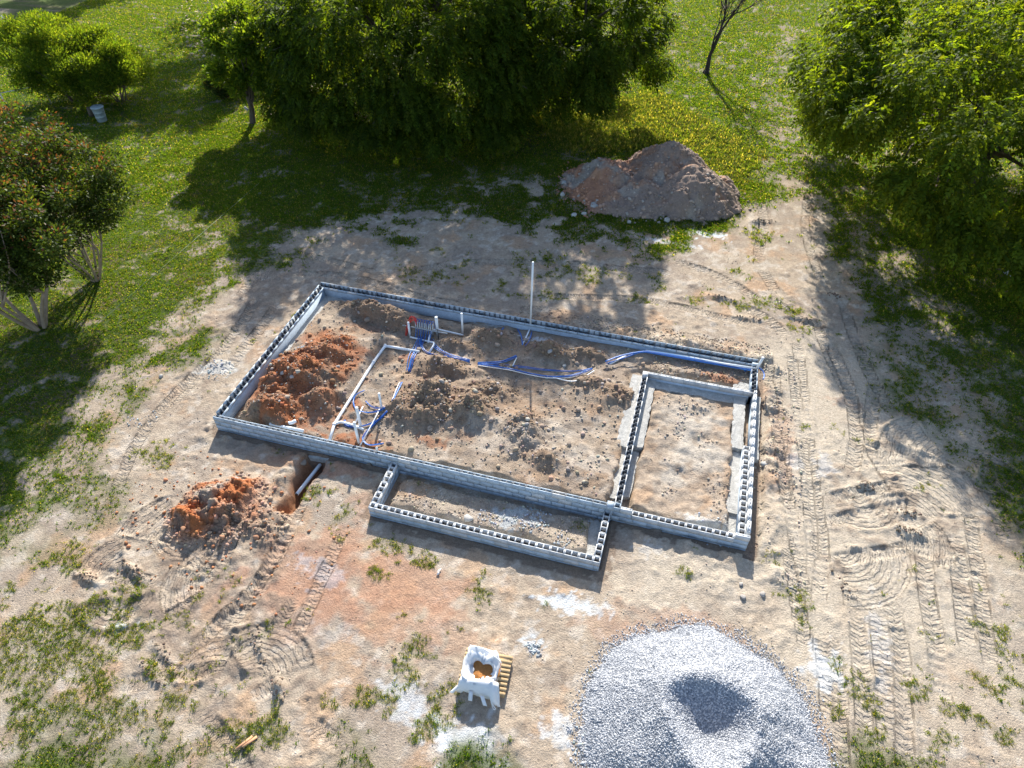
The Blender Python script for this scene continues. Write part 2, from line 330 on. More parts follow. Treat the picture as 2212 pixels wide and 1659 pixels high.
# soil inside the house: fill level, slots along the walls, mounds, pipe trench
isd = poly_sd(Xw, Yw, [(BW, BW), (W - BW, BW), (W - BW, D - BW), (BW, D - BW)])
Hi = .20 + .08 * fbm(X, Y, 1.3, 4, 80) + .07 * lump + .03 * fbm(X, Y, .2, 2, 81)
mounds = np.zeros_like(X)
for a in ((640, 800, .5, .70, 1.3, .95, .5), (590, 880, .4, .48, .9, .75, 0), (700, 770, .4, .46, .9, .7, 0), (735, 735, .4, .32, .6, .5, 0), (690, 860, .4, .34, .8, .55, .3), (800, 665, .4, .40, 1.25, .42, -.1), (860, 690, .4, .25, .8, .4, 0),
          (930, 860, .45, .58, .95, .9, 0), (880, 880, .4, .35, .7, .6, 0), (1010, 880, .4, .40, .9, .7, .3), (960, 790, .4, .28, .9, .5, 0), (1060, 840, .35, .28, .8, .5, 0), (1130, 930, .3, .30, .7, .8, .2), (1180, 985, .3, .18, .7, .5, 0), (1090, 790, .3, .1, .6, .3, 0),
          (1060, 725, .4, .36, .75, .4, 0), (1190, 755, .4, .36, .8, .42, -.1), (1270, 765, .3, .28, .7, .35, 0), (1330, 850, .3, .22, .8, .5, 0), (1280, 830, .3, .18, .7, .4, 0), (990, 745, .3, .18, .8, .3, 0)):
    c = at(a[0], a[1], a[2]); dx, dy = Xw - c[0], Yw - c[1]; ro = a[6]
    u = (dx * math.cos(ro) + dy * math.sin(ro)) / a[4]; v = (-dx * math.sin(ro) + dy * math.cos(ro)) / a[5]
    mounds = np.maximum(mounds, a[3] * np.exp(-(u * u + v * v) * 1.1)) + .12 * a[3] * np.exp(-(u * u + v * v))
Hi = Hi + 1.12 * mounds * (1 + .6 * lump + .4 * vnoise(X, Y, .22, 90))
garage = (X > IX0) & (Y < IY)
gsd = poly_sd(Xw, Yw, [(IX1, BW), (W - .3, BW), (W - .3, IY), (IX1, IY)])
Hg = .14 + .08 * fbm(X, Y, 1.5, 4, 83) + .10 * lump + .05 * fbm(X, Y, .18, 2, 84)
# trench of the white drain inside
for P, wd, dz in ((at2([(890, 745), (838, 742), (812, 775), (725, 912), (708, 955)], .15), .26, .10), (at2([(722, 915), (770, 925), (800, 955), (740, 985)], .1), .38, .12), (at2([(770, 690), (850, 720), (900, 735)], .15), .2, .08), (at2([(900, 735), (960, 722), (1000, 722)], .15), .22, .06)):
    d, *_ = seg_dist(Xw, Yw, P); m = sstep(wd + .14, wd - .1, d); Hi = Hi * (1 - m) + m * np.minimum(Hi, dz + .03 * lump)
# slots beside the walls, footing shows there
m = sstep(.30, .20, isd - .12 * vnoise(X, Y, .7, 91)) * (1 - .85 * sstep(.25, .5, mounds)) * (1 - (Y > D - .9) * sstep(6., 7., X))
m2 = sstep(D - .85, D - .65, Y) * sstep(8., 10., X); Hi = Hi * (1 - m2) + m2 * (.24 + .03 * lump)
Hi = Hi * (1 - m) + m * (.02 + .04 * lump)
m = sstep(.34, .24, np.abs(Xw - IX0 - .1) + .05 * lump) * (Y < IY + .25) ; Hi = Hi * (1 - m) + m * -.06
m = sstep(.34, .22, gsd - .08 * vnoise(X, Y, .5, 92)) * (gsd > -.2); Hg = Hg * (1 - m) + m * (-.10 + .02 * lump)
d, *_ = seg_dist(Xw, Yw, [(IX0 - .2, IY + .12), (W - .35, IY + .12)]); m = sstep(.42, .25, d); Hi = Hi * (1 - m) + m * .04
c = .25 * np.exp(-((Y - IY - .75) / .28) ** 4) * (X > IX1 + .1) * (X < W - .8); Hi = np.maximum(Hi, c * (1 + .6 * lump))
H = np.where(inside, np.where(garage, Hg, Hi), H)
# porch bed
pin = poly_sd(Xw, Yw, [(PX0 + BW, -PD + BW), (PX0 + PL - BW, -PD + BW), (PX0 + PL - BW, 0), (PX0 + BW, 0)])
Hp = .10 + .05 * lump + .04 * fbm(X, Y, .9, 3, 95)
m = sstep(.34, .16, pin + .08 * vnoise(X, Y, .6, 96)); Hp = Hp * (1 - m) + m * (-.12 + .03 * lump)
H = np.where(porch_in, Hp, H)

# tyre and track marks pressed into the bare soil
press = np.zeros_like(X); TRK = np.zeros(X.shape + (3,), np.float32)
def track(pts, width=.42, pitch=.115, chev=.0, rut=.03):
    global H, press
    P = smooth(at2(pts), 6); x0, y0 = P.min(0) - .6; x1, y1 = P.max(0) + .6
    i0, i1 = np.searchsorted(xs, [x0, x1]); j0, j1 = np.searchsorted(ys, [y0, y1]); sl_ = (slice(j0, j1), slice(i0, i1))
    d, s, l, L = seg_dist(X[sl_], Y[sl_], P); ok = (~inside[sl_]) & (~porch_in[sl_])
    ends = sstep(-.1, .5, s) * sstep(-.1, .5, L - s)
    band = sstep(width / 2 + .03, width / 2 - .05, d) * ends * ok * sstep(.25, .5, -wall_sd[sl_])
    pat = band * sstep(-.42, -.12, fbm(X[sl_], Y[sl_], 1.1, 3, 101))
    ph = s / pitch + chev * np.abs(l) / pitch + np.where(l > 0, 0, .5) + .12 * vnoise(X[sl_], Y[sl_], .3, 103)
    berm = .03 * np.exp(-((d - width / 2 - .06) / .05) ** 2) * ends * ok * (.5 + 1.4 * lump[sl_])
    H[sl_] += band * (.012 * np.sin(2 * math.pi * (s / .23)) - rut) + berm
    m = pat > TRK[sl_][..., 1] * .9; T = TRK[sl_]; T[..., 0] = np.where(m & (pat > .02), ph, T[..., 0]); T[..., 1] = np.maximum(T[..., 1], pat); T[..., 2] = np.where(m, l, T[..., 2])
    press[sl_] = np.maximum(press[sl_], band)
def fan(cx, cy, ex, ey, ax, ay, bx, by, pitch=.13):
    """concentric scrub marks from a machine turning on the spot: centre, a point on the outer rim, the two ends of the sweep"""
    global H, press
    c = at(cx, cy)[:2]; e = at(ex, ey)[:2]; a = at(ax, ay)[:2] - c; b = at(bx, by)[:2] - c; rmax = np.hypot(*(e - c))
    i0, i1 = np.searchsorted(xs, [c[0] - rmax - .3, c[0] + rmax + .3]); j0, j1 = np.searchsorted(ys, [c[1] - rmax - .3, c[1] + rmax + .3]); sl_ = (slice(j0, j1), slice(i0, i1))
    dx, dy = X[sl_] - c[0], Y[sl_] - c[1]; r = np.hypot(dx, dy); an = np.arctan2(dy, dx)
    a0 = math.atan2(a[1], a[0]); a1 = math.atan2(b[1], b[0]); sw = (a1 - a0 + math.pi) % (2 * math.pi) - math.pi
    t = ((an - a0 + math.pi) % (2 * math.pi) - math.pi) / sw
    m = sstep(-.05, .06, t) * sstep(1.05, .94, t) * sstep(rmax, rmax - .1, r) * sstep(.2, .35, r) * (~inside[sl_])
    ph = (r + .16 * vnoise(X[sl_], Y[sl_], .8, 111)) / (pitch * (1 + .25 * (r / rmax - .5)))
    H[sl_] += m * (.010 * np.sin(math.pi * ph) * (.7 + lump[sl_]) - .012)
    edge = sstep(-.05, .1, t) * sstep(1.05, .9, t) * (~inside[sl_])
    H[sl_] += .05 * np.exp(-((r - rmax - .03) / .06) ** 2) * edge * (.5 + 2.2 * lump[sl_])
    H[sl_] += .05 * np.exp(-(np.minimum(np.abs(t), np.abs(t - 1)) * abs(sw) * r / .06) ** 2) * (r < rmax) * (r > .3) * (.5 + 2.2 * lump[sl_]) * (~inside[sl_])
    T = TRK[sl_]; T[..., 0] = np.where(m > .02, ph, T[..., 0]); T[..., 1] = np.maximum(T[..., 1] * (1 - m), m); T[..., 2] = np.where(m > .02, .3, T[..., 2])
    press[sl_] = np.maximum(press[sl_], m * .7)
TR = [[(1672, 800), (1680, 900), (1698, 1050), (1720, 1180), (1740, 1300)], [(1722, 740), (1740, 900), (1757, 1050), (1775, 1180), (1770, 1290)], [(1700, 730), (1660, 690), (1600, 660)],
      [(1760, 690), (1800, 790), (1860, 900), (1890, 960)], [(1820, 650), (1850, 740), (1890, 830), (1930, 900)], [(1890, 830), (1880, 950), (1920, 1040)],
      [(2040, 980), (2085, 1070), (2105, 1180), (2120, 1300), (2140, 1440)], [(1925, 1300), (1945, 1400), (1950, 1500), (1955, 1680)], [(1895, 1320), (1905, 1420), (1912, 1520), (1915, 1600)],
      [(1800, 1370), (1812, 1480), (1816, 1600), (1822, 1690)], [(1770, 1360), (1785, 1460), (1790, 1560)], [(1990, 1130), (2000, 1260), (2020, 1380), (2040, 1520)],
      [(1775, 1130), (1880, 1105), (1990, 1085)], [(1790, 1215), (1890, 1195), (1980, 1180)], [(2100, 960), (2140, 1050), (2180, 1180)],
      [(1655, 760), (1668, 860), (1685, 980), (1702, 1100)], [(1712, 760), (1722, 860), (1738, 980), (1752, 1120), (1760, 1230)], [(1790, 740), (1830, 830), (1850, 930), (1840, 1020)], [(1660, 640), (1740, 700), (1800, 720)], [(1850, 1330), (1862, 1450), (1868, 1600)], [(2060, 1150), (2075, 1260), (2090, 1400)], [(1700, 1180), (1720, 1290), (1740, 1400)], [(1780, 1080), (1880, 1060), (1960, 1040)], [(600, 530), (570, 570), (520, 640)], [(620, 545), (700, 560), (820, 590)], [(560, 640), (500, 730), (430, 810), (360, 880)], [(600, 660), (530, 750), (480, 810)], [(450, 780), (370, 860), (300, 950), (250, 1060)],
      [(640, 590), (760, 600), (900, 640), (1000, 660)], [(820, 600), (1000, 570), (1200, 570), (1450, 590)], [(1180, 640), (1400, 650), (1620, 700)], [(1450, 560), (1560, 600), (1640, 650)], [(1640, 420), (1650, 480), (1640, 560), (1680, 640)], [(1745, 420), (1740, 500), (1770, 600)],
      [(575, 1050), (544, 1091), (476, 1214), (420, 1280), (360, 1340)], [(690, 1020), (653, 1078), (592, 1214), (537, 1302), (442, 1391)], [(742, 1150), (700, 1240), (660, 1330), (633, 1400)], [(620, 1150), (560, 1260), (480, 1340), (420, 1400)],
      [(170, 1234), (250, 1246), (345, 1262)], [(330, 1150), (420, 1180), (480, 1170)], [(435, 1540), (470, 1580), (515, 1640), (530, 1690)], [(653, 1555), (690, 1580), (730, 1612)], [(544, 1510), (580, 1485), (620, 1460)], [(470, 1180), (430, 1250), (390, 1290)], [(510, 1090), (450, 1190), (400, 1240)], [(640, 1290), (600, 1350), (560, 1400)], [(330, 1440), (400, 1460), (470, 1440)], [(250, 1480), (330, 1470)]]
for i, t in enumerate(TR): track(t, .36 + .04 * (i % 3), .11 + .012 * (i % 3), .5 * (i % 2))
fan(272, 1248, 180, 1214, 170, 1244, 262, 1158); fan(388, 1180, 262, 1140, 256, 1156, 367, 1080); fan(476, 1255, 345, 1312, 338, 1330, 385, 1225); fan(544, 1474, 655, 1378, 500, 1400, 650, 1440)
fan(469, 1474, 405, 1418, 400, 1474, 505, 1402); fan(430, 1120, 330, 1190, 300, 1180, 400, 1210, .11); fan(260, 1290, 200, 1270, 330, 1285, 190, 1300)
fan(1810, 1180, 1960, 1270, 2000, 1190, 1830, 1300); fan(1960, 1120, 2060, 1010, 1900, 1010, 2090, 1110); fan(2060, 1010, 1900, 940, 1960, 900, 1880, 1000)
fan(2100, 1060, 2180, 1010, 2130, 960, 2200, 1070); fan(1850, 1060, 1950, 1120, 1990, 1070, 1830, 1140); fan(1930, 1170, 2060, 1190, 2040, 1120, 2050, 1230, .11); fan(620, 600, 560, 560, 600, 540, 560, 610, .11)
# cut sods and ridges thrown up by the machines
SODS = []
for x, y, L_, rot, am in ((290, 1235, .5, -.3, .18), (190, 1250, .35, -.1, .16), (350, 1410, .5, -.5, .10), (330, 1455, .6, -.3, .12), (600, 1490, .45, -.9, .20), (560, 1395, .5, -.9, .10), (1830, 1275, .6, -.9, .10), (1870, 1050, .3, .2, .10), (1730, 690, .7, .0, .16), (1650, 480, .6, .25, .14), (1800, 640, .5, .1, .14), (1960, 1150, .4, .1, .12),
                          (1560, 645, .6, -.05, .12), (1620, 690, .5, 0., .12), (1960, 1110, .4, .2, .08)):
    H += gauss(x, y, 0, am * .7, L_, .13, rot) * (.5 + 2.4 * np.abs(lump) + 1.2 * np.abs(vnoise(X, Y, .13, 120))); SODS.append((x, y, L_, rot))
churn = np.maximum(pmask([(250, 1090), (420, 1080), (560, 1180), (700, 1150), (690, 1400), (650, 1530), (480, 1540), (320, 1460), (160, 1260)], .5, nz=.9, o=170), pmask([(1790, 1000), (1900, 920), (2060, 960), (2140, 1100), (2150, 1280), (1980, 1300), (1820, 1300), (1760, 1150)], .5, nz=.9, o=171) * .8)
churn = np.maximum(churn, .8 * pmask([(500, 640), (620, 520), (760, 560), (650, 660), (520, 800), (330, 920), (270, 900)], .4, nz=.9, o=172)) * (~inside)
cl_ = fbm(X, Y, .45, 4, 173); H += churn * (.07 * np.maximum(cl_, -.1) + .035 * fbm(X, Y, .16, 2, 176))
# ground passes under the walls, never into the hollow cells
wb = (np.abs(poly_sd(X, Y, [(.1, .1), (W - .1, .1), (W - .1, D - .1), (.1, D - .1)])) < .1) | (np.abs(poly_sd(X, Y, [(PX0 + .1, -PD + .1), (PX0 + PL - .1, -PD + .1), (PX0 + PL - .1, .3), (PX0 + .1, .3)])) < .1) & (Y < .1) | ((X > IX0) & (X < IX1) & (Y < IY + .1) & (Y > 0)) | ((np.abs(Y - IY - .05) < .05) & (X > IX0) & (X < W)) | ((X > W - .3) & (Y < 3.8) & inside)
H = np.where(wb, np.minimum(H, -.1), H)

# soil colours (pigment only)
def mixc(c, col, m): return c * (1 - m[..., None]) + np.array(col) * m[..., None]
n1 = 1.4 * fbm(X, Y, 2.2, 4, 130); n2 = fbm(X, Y, .7, 4, 134); n3 = fbm(X, Y, .22, 3, 138)
col = np.zeros(X.shape + (3,)) + np.array((.385, .31, .235))
col = mixc(col, (.325, .265, .21), sstep(-.1, .25, n1)); col = mixc(col, (.46, .38, .29), sstep(.0, .4, n2) * .7)
col = mixc(col, (.43, .265, .155), sstep(.12, .42, fbm(X, Y, 1.1, 4, 142)) * .55)
col = mixc(col, (.27, .21, .16), sstep(.1, .4, n3) * .55); col = mixc(col, (.53, .47, .40), sstep(.15, .45, fbm(X, Y, .3, 4, 147)) * .55)
right = pmask([(1640, 760), (1760, 700), (1900, 780), (2080, 990), (2160, 1150), (2200, 1500), (1800, 1659), (1660, 1300), (1360, 1300), (1400, 1180), (1640, 1180)], 1.2, nz=1.)
col = mixc(col, (.49, .42, .33), right * .75)
col = mixc(col, (.37, .135, .055), np.clip(red_heap * 4, 0, 1) * sstep(-.45, -.05, n2) * (wall_sd < -.2))
for x, y, r, ry, a in ((640, 1240, 1.9, .9, .6), (850, 1260, 1.6, .8, .6), (700, 1180, .9, .6, .6), (740, 1010, .9, .35, .75), (650, 960, .6, .3, .6), (620, 985, .5, .3, .5), (860, 1350, 1.2, .6, .45), (660, 1310, .9, .8, .4), (1470, 1350, 1.3, .5, .35), (1330, 1360, .8, .4, .3), (430, 1300, .6, .4, .2), (1690, 960, .35, 1.6, .4), (1640, 850, .3, .6, .35), (1830, 870, .6, .2, .3), (980, 1360, .6, .5, .35), (330, 800, .5, .3, .3), (790, 1100, .6, .4, .35), (900, 600, 1.2, .4, .2), (700, 640, .5, .3, .25)):
    col = mixc(col, (.40, .215, .135), blob(x, y, r, ry, nz=.9, o=150) * a)
col = mixc(col, (.235, .165, .115), np.where(inside & ~garage, .62 * sstep(.0, .2, mounds) + .33, 0))
for x, y, r, ry, a in ((690, 780, 1.7, 1.3, .75), (735, 735, .6, .4, .8), (640, 850, 1.6, 1.0, .7), (605, 900, .7, .35, .95), (640, 905, .9, .35, .7), (760, 950, .8, .35, .8), (700, 880, .8, .6, .5), (880, 770, .3, .2, .6), (930, 950, .5, .2, .6), (1000, 940, .4, .25, .3), (1560, 815, .5, .2, .6), (780, 700, .6, .3, .3)):
    col = mixc(col, (.31, .12, .055), np.where(inside, blob(x, y, r, ry, z=.3, nz=.9, o=151) * a, 0))
for x, y, r, ry, a in ((1080, 950, 1.4, .6, .5), (1230, 940, 1., .9, .5), (1290, 1000, .9, .5, .6), (940, 990, .9, .3, .4)):
    col = mixc(col, (.43, .38, .32), np.where(inside, blob(x, y, r, ry, z=.2, nz=.8, o=152) * a, 0))
col = mixc(col, (.38, .305, .235), np.where(garage & inside, .75, 0)); col = mixc(col, (.40, .27, .175), np.where(garage & inside, sstep(.0, .3, fbm(X, Y, .8, 4, 155)) * .7, 0))
col = mixc(col, (.46, .415, .355), np.where(garage & inside, blob(1500, 970, 1.0, 1.4, .1, .9) * .7, 0))
col = mixc(col, (.22, .165, .12), np.where(inside, sstep(.08, .35, fbm(X, Y, .28, 3, 158)) * .5, 0))
col = mixc(col, (.30, .13, .06), trench_m * .85)
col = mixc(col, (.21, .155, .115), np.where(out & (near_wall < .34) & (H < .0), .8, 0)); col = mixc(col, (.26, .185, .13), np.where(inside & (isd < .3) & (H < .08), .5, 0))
col = mixc(col, (.24, .165, .115), np.clip(brown_heap * 4, 0, 1) * .7)
col = mixc(col, (.46, .405, .335), press * .25 * (~inside))
churn_c = churn * sstep(.0, .35, cl_); col = mixc(col, (.25, .19, .145), churn_c * .75)
# lime, mortar droppings, spilled gravel
for x, y, r, ry, a, c_ in ((1005, 1645, .62, .6, .95, (.70, .71, .71)), (1000, 1590, .5, .45, .7, (.62, .64, .65)), (1215, 1300, .55, .22, .75, (.64, .68, .70)), (1290, 1312, .3, .18, .5, (.60, .64, .66)), (1152, 1398, .22, .2, .85, (.52, .56, .58)), (1150, 1370, .2, .2, .4, (.5, .53, .55)), (1520, 505, .7, .28, .9, (.70, .76, .80)), (1455, 525, .9, .16, .7, (.68, .73, .77)), (260, 1352, .3, .15, .8, (.6, .64, .66)), (470, 795, .6, .3, .5, (.5, .54, .55)),
                             (880, 1500, .5, .3, .6, (.52, .54, .56)), (870, 1540, .3, .2, .5, (.52, .55, .57)), (1770, 1440, .35, .5, .55, (.68, .72, .75)), (1780, 1010, .25, .4, .4, (.46, .48, .51)), (1720, 1000, .2, .3, .4, (.48, .5, .52)), (1900, 1400, .2, .9, .35, (.52, .53, .55)), (1200, 1580, .35, .3, .6, (.6, .62, .63)), (1060, 1590, .2, .2, .4, (.55, .58, .6)), (1100, 1120, .5, .25, .7, (.45, .49, .51)), (1400, 1190, .3, .2, .3, (.56, .57, .57)), (1270, 1600, .3, .35, .5, (.66, .68, .7)),
                             (650, 1215, .3, .2, .4, (.42, .44, .48)), (700, 1250, .4, .3, .4, (.42, .44, .48)), (720, 1370, .5, .3, .2, (.5, .5, .5)), (1170, 745, .5, .12, .7, (.5, .54, .58)), (1230, 730, .7, .12, .8, (.48, .52, .56)), (1060, 708, .4, .1, .7, (.5, .54, .56))):
    col = mixc(col, c_, blob(x, y, r, ry, nz=1.3, o=160) * a)
col = mixc(col, (.60, .60, .57), np.where(garage & inside, blob(1530, 1140, .7, .3, .1, .9) * .7, 0))
# turf floor under the blades
turf = np.zeros_like(col) + np.array((.062, .088, .019)); turf = mixc(turf, (.12, .10, .055), sstep(.0, .35, n2)); turf = mixc(turf, (.085, .115, .024), sstep(.05, .4, n1))
turf = mixc(turf, (.20, .17, .11), track_path * .6)
lawn_cover = np.clip(grass_m + .3 * weed * dirt, 0, 1) * sstep(-.55, -.2, n2 - .4 * thin)
col = col * (1 - lawn_cover[..., None]) + turf * lawn_cover[..., None]
col = mixc(col, (.25, .20, .16), grass_m * (1 - lawn_cover) * .7)

nx, ny = len(xs), len(ys)
idx = np.arange(nx * ny).reshape(ny, nx)
Fq = np.stack([idx[:-1, :-1], idx[:-1, 1:], idx[1:, 1:], idx[1:, :-1]], -1).reshape(-1, 4)
gmesh = mesh_np('ground', np.stack([X, Y, H], -1).reshape(-1, 3), Fq, col.reshape(-1, 3), True)
a_ = gmesh.attributes.new('trk', 'FLOAT_VECTOR', 'POINT'); a_.data.foreach_set('vector', TRK.ravel())
ground = obj('ground', gmesh, M['ground'])
tag(ground, 'bare tan and red soil with track marks, running into lawn', 'ground', kind='structure')

def lookup(A, x, y):
    i = np.clip(np.searchsorted(xs, x) - 1, 0, nx - 2); j = np.clip(np.searchsorted(ys, y) - 1, 0, ny - 2)
    fx = np.clip((x - xs[i]) / (xs[i + 1] - xs[i]), 0, 1); fy = np.clip((y - ys[j]) / (ys[j + 1] - ys[j]), 0, 1)
    if A.ndim == 3: fx = fx[..., None]; fy = fy[..., None]
    return (A[j, i] * (1 - fx) + A[j, i + 1] * fx) * (1 - fy) + (A[j + 1, i] * (1 - fx) + A[j + 1, i + 1] * fx) * fy
def hz(x, y): return float(lookup(H, np.array([x]), np.array([y]))[0])
def on(px, py, dz=0., z0=.2):
    z = z0
    for _ in range(6): P = at(px, py, z); z = .5 * z + .5 * (hz(P[0], P[1]) + dz)
    return np.array([P[0], P[1], z])

# ------------------------------------------------------------------ concrete block foundation
LB = W / 42; J = .010
_cache = {}
def blk(kind, L, h=.19):
    key = (kind, round(L, 3), h)
    if key in _cache: return _cache[key]
    b = MB(); t = .028; l = L - J
    if kind == 'solid': b.box(0, l, 0, BW, 0, h)
    elif kind == 'cell':                                   # plain stretcher: two shells, three webs
        b.box(0, l, 0, t, 0, h); b.box(0, l, BW - t, BW, 0, h)
        for x in ((0, t), (l / 2 - t * .6, l / 2 + t * .6), (l - t, l)): b.box(*x, t, BW - t, 0, h)
    elif kind == 'cell1':
        b.box(0, l, 0, t, 0, h); b.box(0, l, BW - t, BW, 0, h)
        for x in ((0, t), (l - t, l)): b.box(*x, t, BW - t, 0, h)
    elif kind == 'header':                                 # outer shell full height, webs and inner shell cut down for the slab
        b.box(0, l, 0, t, 0, h); b.box(0, l, BW - t, BW, 0, h * .5)
        for x in ((0, t), (l / 2 - t * .6, l / 2 + t * .6), (l - t, l)):
            b.box(*x, t, BW * .5, 0, h * .93); b.box(*x, BW * .5, BW - t, 0, h * .5)
    elif kind == 'slot':                                   # narrow unit with small slots
        w_ = .095; b.box(0, l, 0, .036, 0, h); b.box(0, l, w_ - .036, w_, 0, h)
        n = max(1, int(round(l / .13))); e = np.linspace(0, l, n + 1)
        for i in range(n + 1): b.box(max(0, e[i] - .038), min(l, e[i] + .038), .036, w_ - .036, 0, h)
        b.box(0.04, l - .04, .036, w_ - .036, 0, h * .5)
    elif kind == 'thin': b.box(0, l, 0, .095, 0, h)
    me = b.mesh('concrete_block'); _cache[key] = me
    if kind == 'header':                                   # webs of the cut units are darker concrete
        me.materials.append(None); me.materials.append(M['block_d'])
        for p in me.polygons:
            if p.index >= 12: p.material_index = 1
    return me
class Wall:
    """a straight run of blocks as one part; local x runs along the wall, y from its outer face inwards"""
    def __init__(s, root, name, x, y, rz): s.o = obj(name, None, None, root); s.o.location = (x, y, 0); s.o.rotation_euler = (0, 0, rz); s.o.empty_display_size = .1
    def course(s, kind, x0, x1, ztop, off=0., m='block', step=None, depth=0.):
        step = step or LB; x = x0; first = True
        while x < x1 - .03:
            L = step if not (first and off > 0) else off; first = False
            L = min(L, x1 - x)
            k_ = kind
            if kind in ('cell', 'header') and L < .3: k_ = 'cell1' if kind == 'cell' else 'solid'
            me = blk(k_, L); mm = M[m]
            if m == 'block': mm = M[random.choice(['block', 'block', 'block', 'block_b'])] if random.random() < .35 else M['block']
            o = bpy.data.objects.new('concrete_block', me); sc.collection.objects.link(o); o.parent = s.o
            if len(me.materials) == 0: me.materials.append(mm)
            o.material_slots[0].link = 'OBJECT'; o.material_slots[0].material = mm
            o.location = (x + J / 2, depth + random.uniform(-.002, .002), ztop - .19 + random.uniform(-.0015, .0015))
            x += L
        return s
    def mortar(s, x0, x1, z0, z1, depth=0., both=True, t=BW):
        b = MB(); b.box(x0 + .006, x1 - .006, depth + .004, depth + .027, z0, z1 - .005)
        if both: b.box(x0 + .006, x1 - .006, depth + t - .027, depth + t - .004, z0, z1 - .005)
        b.build('mortar', M['mortar'], s.o); return s
    def core(s, x0, x1, z0, z1, m='block', y0=.0, y1=BW):
        b = MB(); b.box(x0, x1, y0, y1, z0, z1); tag(b.build('lower_course', M[m], s.o), kind='stuff'); return s
    def floor(s, x0, x1, z):                               # top of the course below, coloured dark for the shade down the cells
        b = MB(); b.box(x0, x1, .03, BW - .03, z - .1, z); b.build('cell_bottom_shade', M['block_d'], s.o); return s

house = thing('house_foundation', 'long blue grey concrete block foundation of the house on bare soil', 'foundation')
wf = Wall(house, 'front_wall', 0, 0, 0)
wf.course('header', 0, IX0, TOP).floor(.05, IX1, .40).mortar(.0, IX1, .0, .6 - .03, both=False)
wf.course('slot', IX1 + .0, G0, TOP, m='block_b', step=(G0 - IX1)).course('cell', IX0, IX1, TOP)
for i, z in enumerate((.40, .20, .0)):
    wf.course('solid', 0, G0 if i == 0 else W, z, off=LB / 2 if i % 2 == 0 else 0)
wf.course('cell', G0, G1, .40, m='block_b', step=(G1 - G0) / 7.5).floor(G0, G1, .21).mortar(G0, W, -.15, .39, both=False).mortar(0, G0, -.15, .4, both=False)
wf.course('solid', G1, W, .40); wf.course('slot', G1, W, TOP, m='block_b', step=W - G1)
wf.core(0, W, -.5, -.2)
wl = Wall(house, 'left_wall', 0, D - BW, -math.pi / 2); LL = D - 2 * BW
wl.course('header', 0, LL, TOP).floor(0, LL, .40).mortar(0, LL, 0, .57, both=False)
wl.core(0, LL, -.5, .395)
wb_ = Wall(house, 'back_wall', W, D, math.pi)
wb_.course('header', 0, W, TOP).floor(.05, W - .05, .40).mortar(0, W, 0, .57, both=False); wb_.core(0, W, -.5, .395, y0=.001, y1=BW)
wr = Wall(house, 'right_wall', W, BW, math.pi / 2); RL = D - 2 * BW
yb = IY - BW
wr.course('slot', 0, yb, TOP, m='block_b', step=LB)
for i, z in enumerate((.40,)): wr.course('thin', 0, yb, z, off=LB / 2, m='block_b', depth=.0)
wr.mortar(0, RL, -.3, .57, both=False)
wr.course('cell', 0.0, 3.45, .40, m='block_b', depth=.10).core(0, 3.45, -.5, .205, 'block', .0, .30).core(3.45, yb, -.5, .205, 'block', .0, .095)
b = MB(); b.box(0, 3.45, .13, .27, .18, .215); b.build('cell_bottom_shade', M['block_d'], wr.o)  # dark colour stands for the shade deep in these cells
wr.course('header', yb + .1, RL, TOP, m='block').floor(yb, RL, .40).core(yb, RL, -.5, .395)
wi = Wall(house, 'garage_side_wall', IX1, BW, math.pi / 2)
IL = IY - BW + .1
wi.course('header', 0, IL, ITOP, m='block_b').floor(0, IL, .27).mortar(0, IL, 0, .43, both=False)
wi.course('solid', 0, IL, ITOP - .2, off=LB / 2, m='block_b').core(0, IL, -.5, .055, 'block_b')
wg = Wall(house, 'garage_back_wall', IX1, IY, 0); GL = W - .10 - IX1
wg.course('slot', 0, GL, ITOP, m='block_b', step=LB).mortar(0, GL, .1, .44, both=False); wg.core(0, GL, -.4, .268, 'block', 0, .095)

def slab(name, pts, z0, z1, parent, m='footing', rag=.05, zs=0.):
    """poured strip with a ragged edge"""
    P = np.array(pts, float); Q = []
    for a, c in zip(P, np.roll(P, -1, 0)):
        n = max(2, int(np.hypot(*(c - a)) / .12))
        for k in range(n): Q.append(a + (c - a) * k / n)
    Q = np.array(Q) + rng.uniform(-rag, rag, (len(Q), 2)); n = len(Q); c = Q.mean(0)
    V = [(x, y, z0) for x, y in Q] + [(x, y, z1 + rng.uniform(-.008, .008)) for x, y in Q]
    mid = Q * .82 + c * .18
    V += [(x, y, z1 + rng.uniform(-.006, .014)) for x, y in mid] + [(c[0], c[1], z1 + .006)]
    F4 = [(i, (i + 1) % n, n + (i + 1) % n, n + i) for i in range(n)] + [(n + i, n + (i + 1) % n, 2 * n + (i + 1) % n, 2 * n + i) for i in range(n)]
    me = bpy.data.meshes.new(name); me.from_pydata(V, [], F4 + [(2 * n + i, 2 * n + (i + 1) % n, 3 * n) for i in range(n)])
    return obj(name, me, M[m], parent)
def rect(x0, x1, y0, y1): return [(x0, y0), (x1, y0), (x1, y1), (x0, y1)]
slab('footing', rect(IX0 - .36, IX0 + .02, 2.75, IY + .1), -.3, .21, house, rag=.03)
slab('footing', rect(IX1 - .02, IX1 + .30, 2.85, IY - .02), -.3, .20, house, rag=.03)
slab('footing', rect(IX0 - .40, IX0 + .02, .75, 2.74), -.4, .07, house, rag=.03)
slab('footing', rect(IX1 - .02, IX1 + .2, .9, 2.8), -.4, .03, house, rag=.03)
slab('footing', rect(W - .66, W - .28, 3.66, IY - .02), -.3, .20, house, rag=.02)
slab('footing', rect(W - .08, W + .22, 3.4, IY + .2), -.3, .16, house, rag=.02)
slab('footing', rect(W - .70, W - .28, 1.2, 3.65), -.4, .04, house, rag=.025)
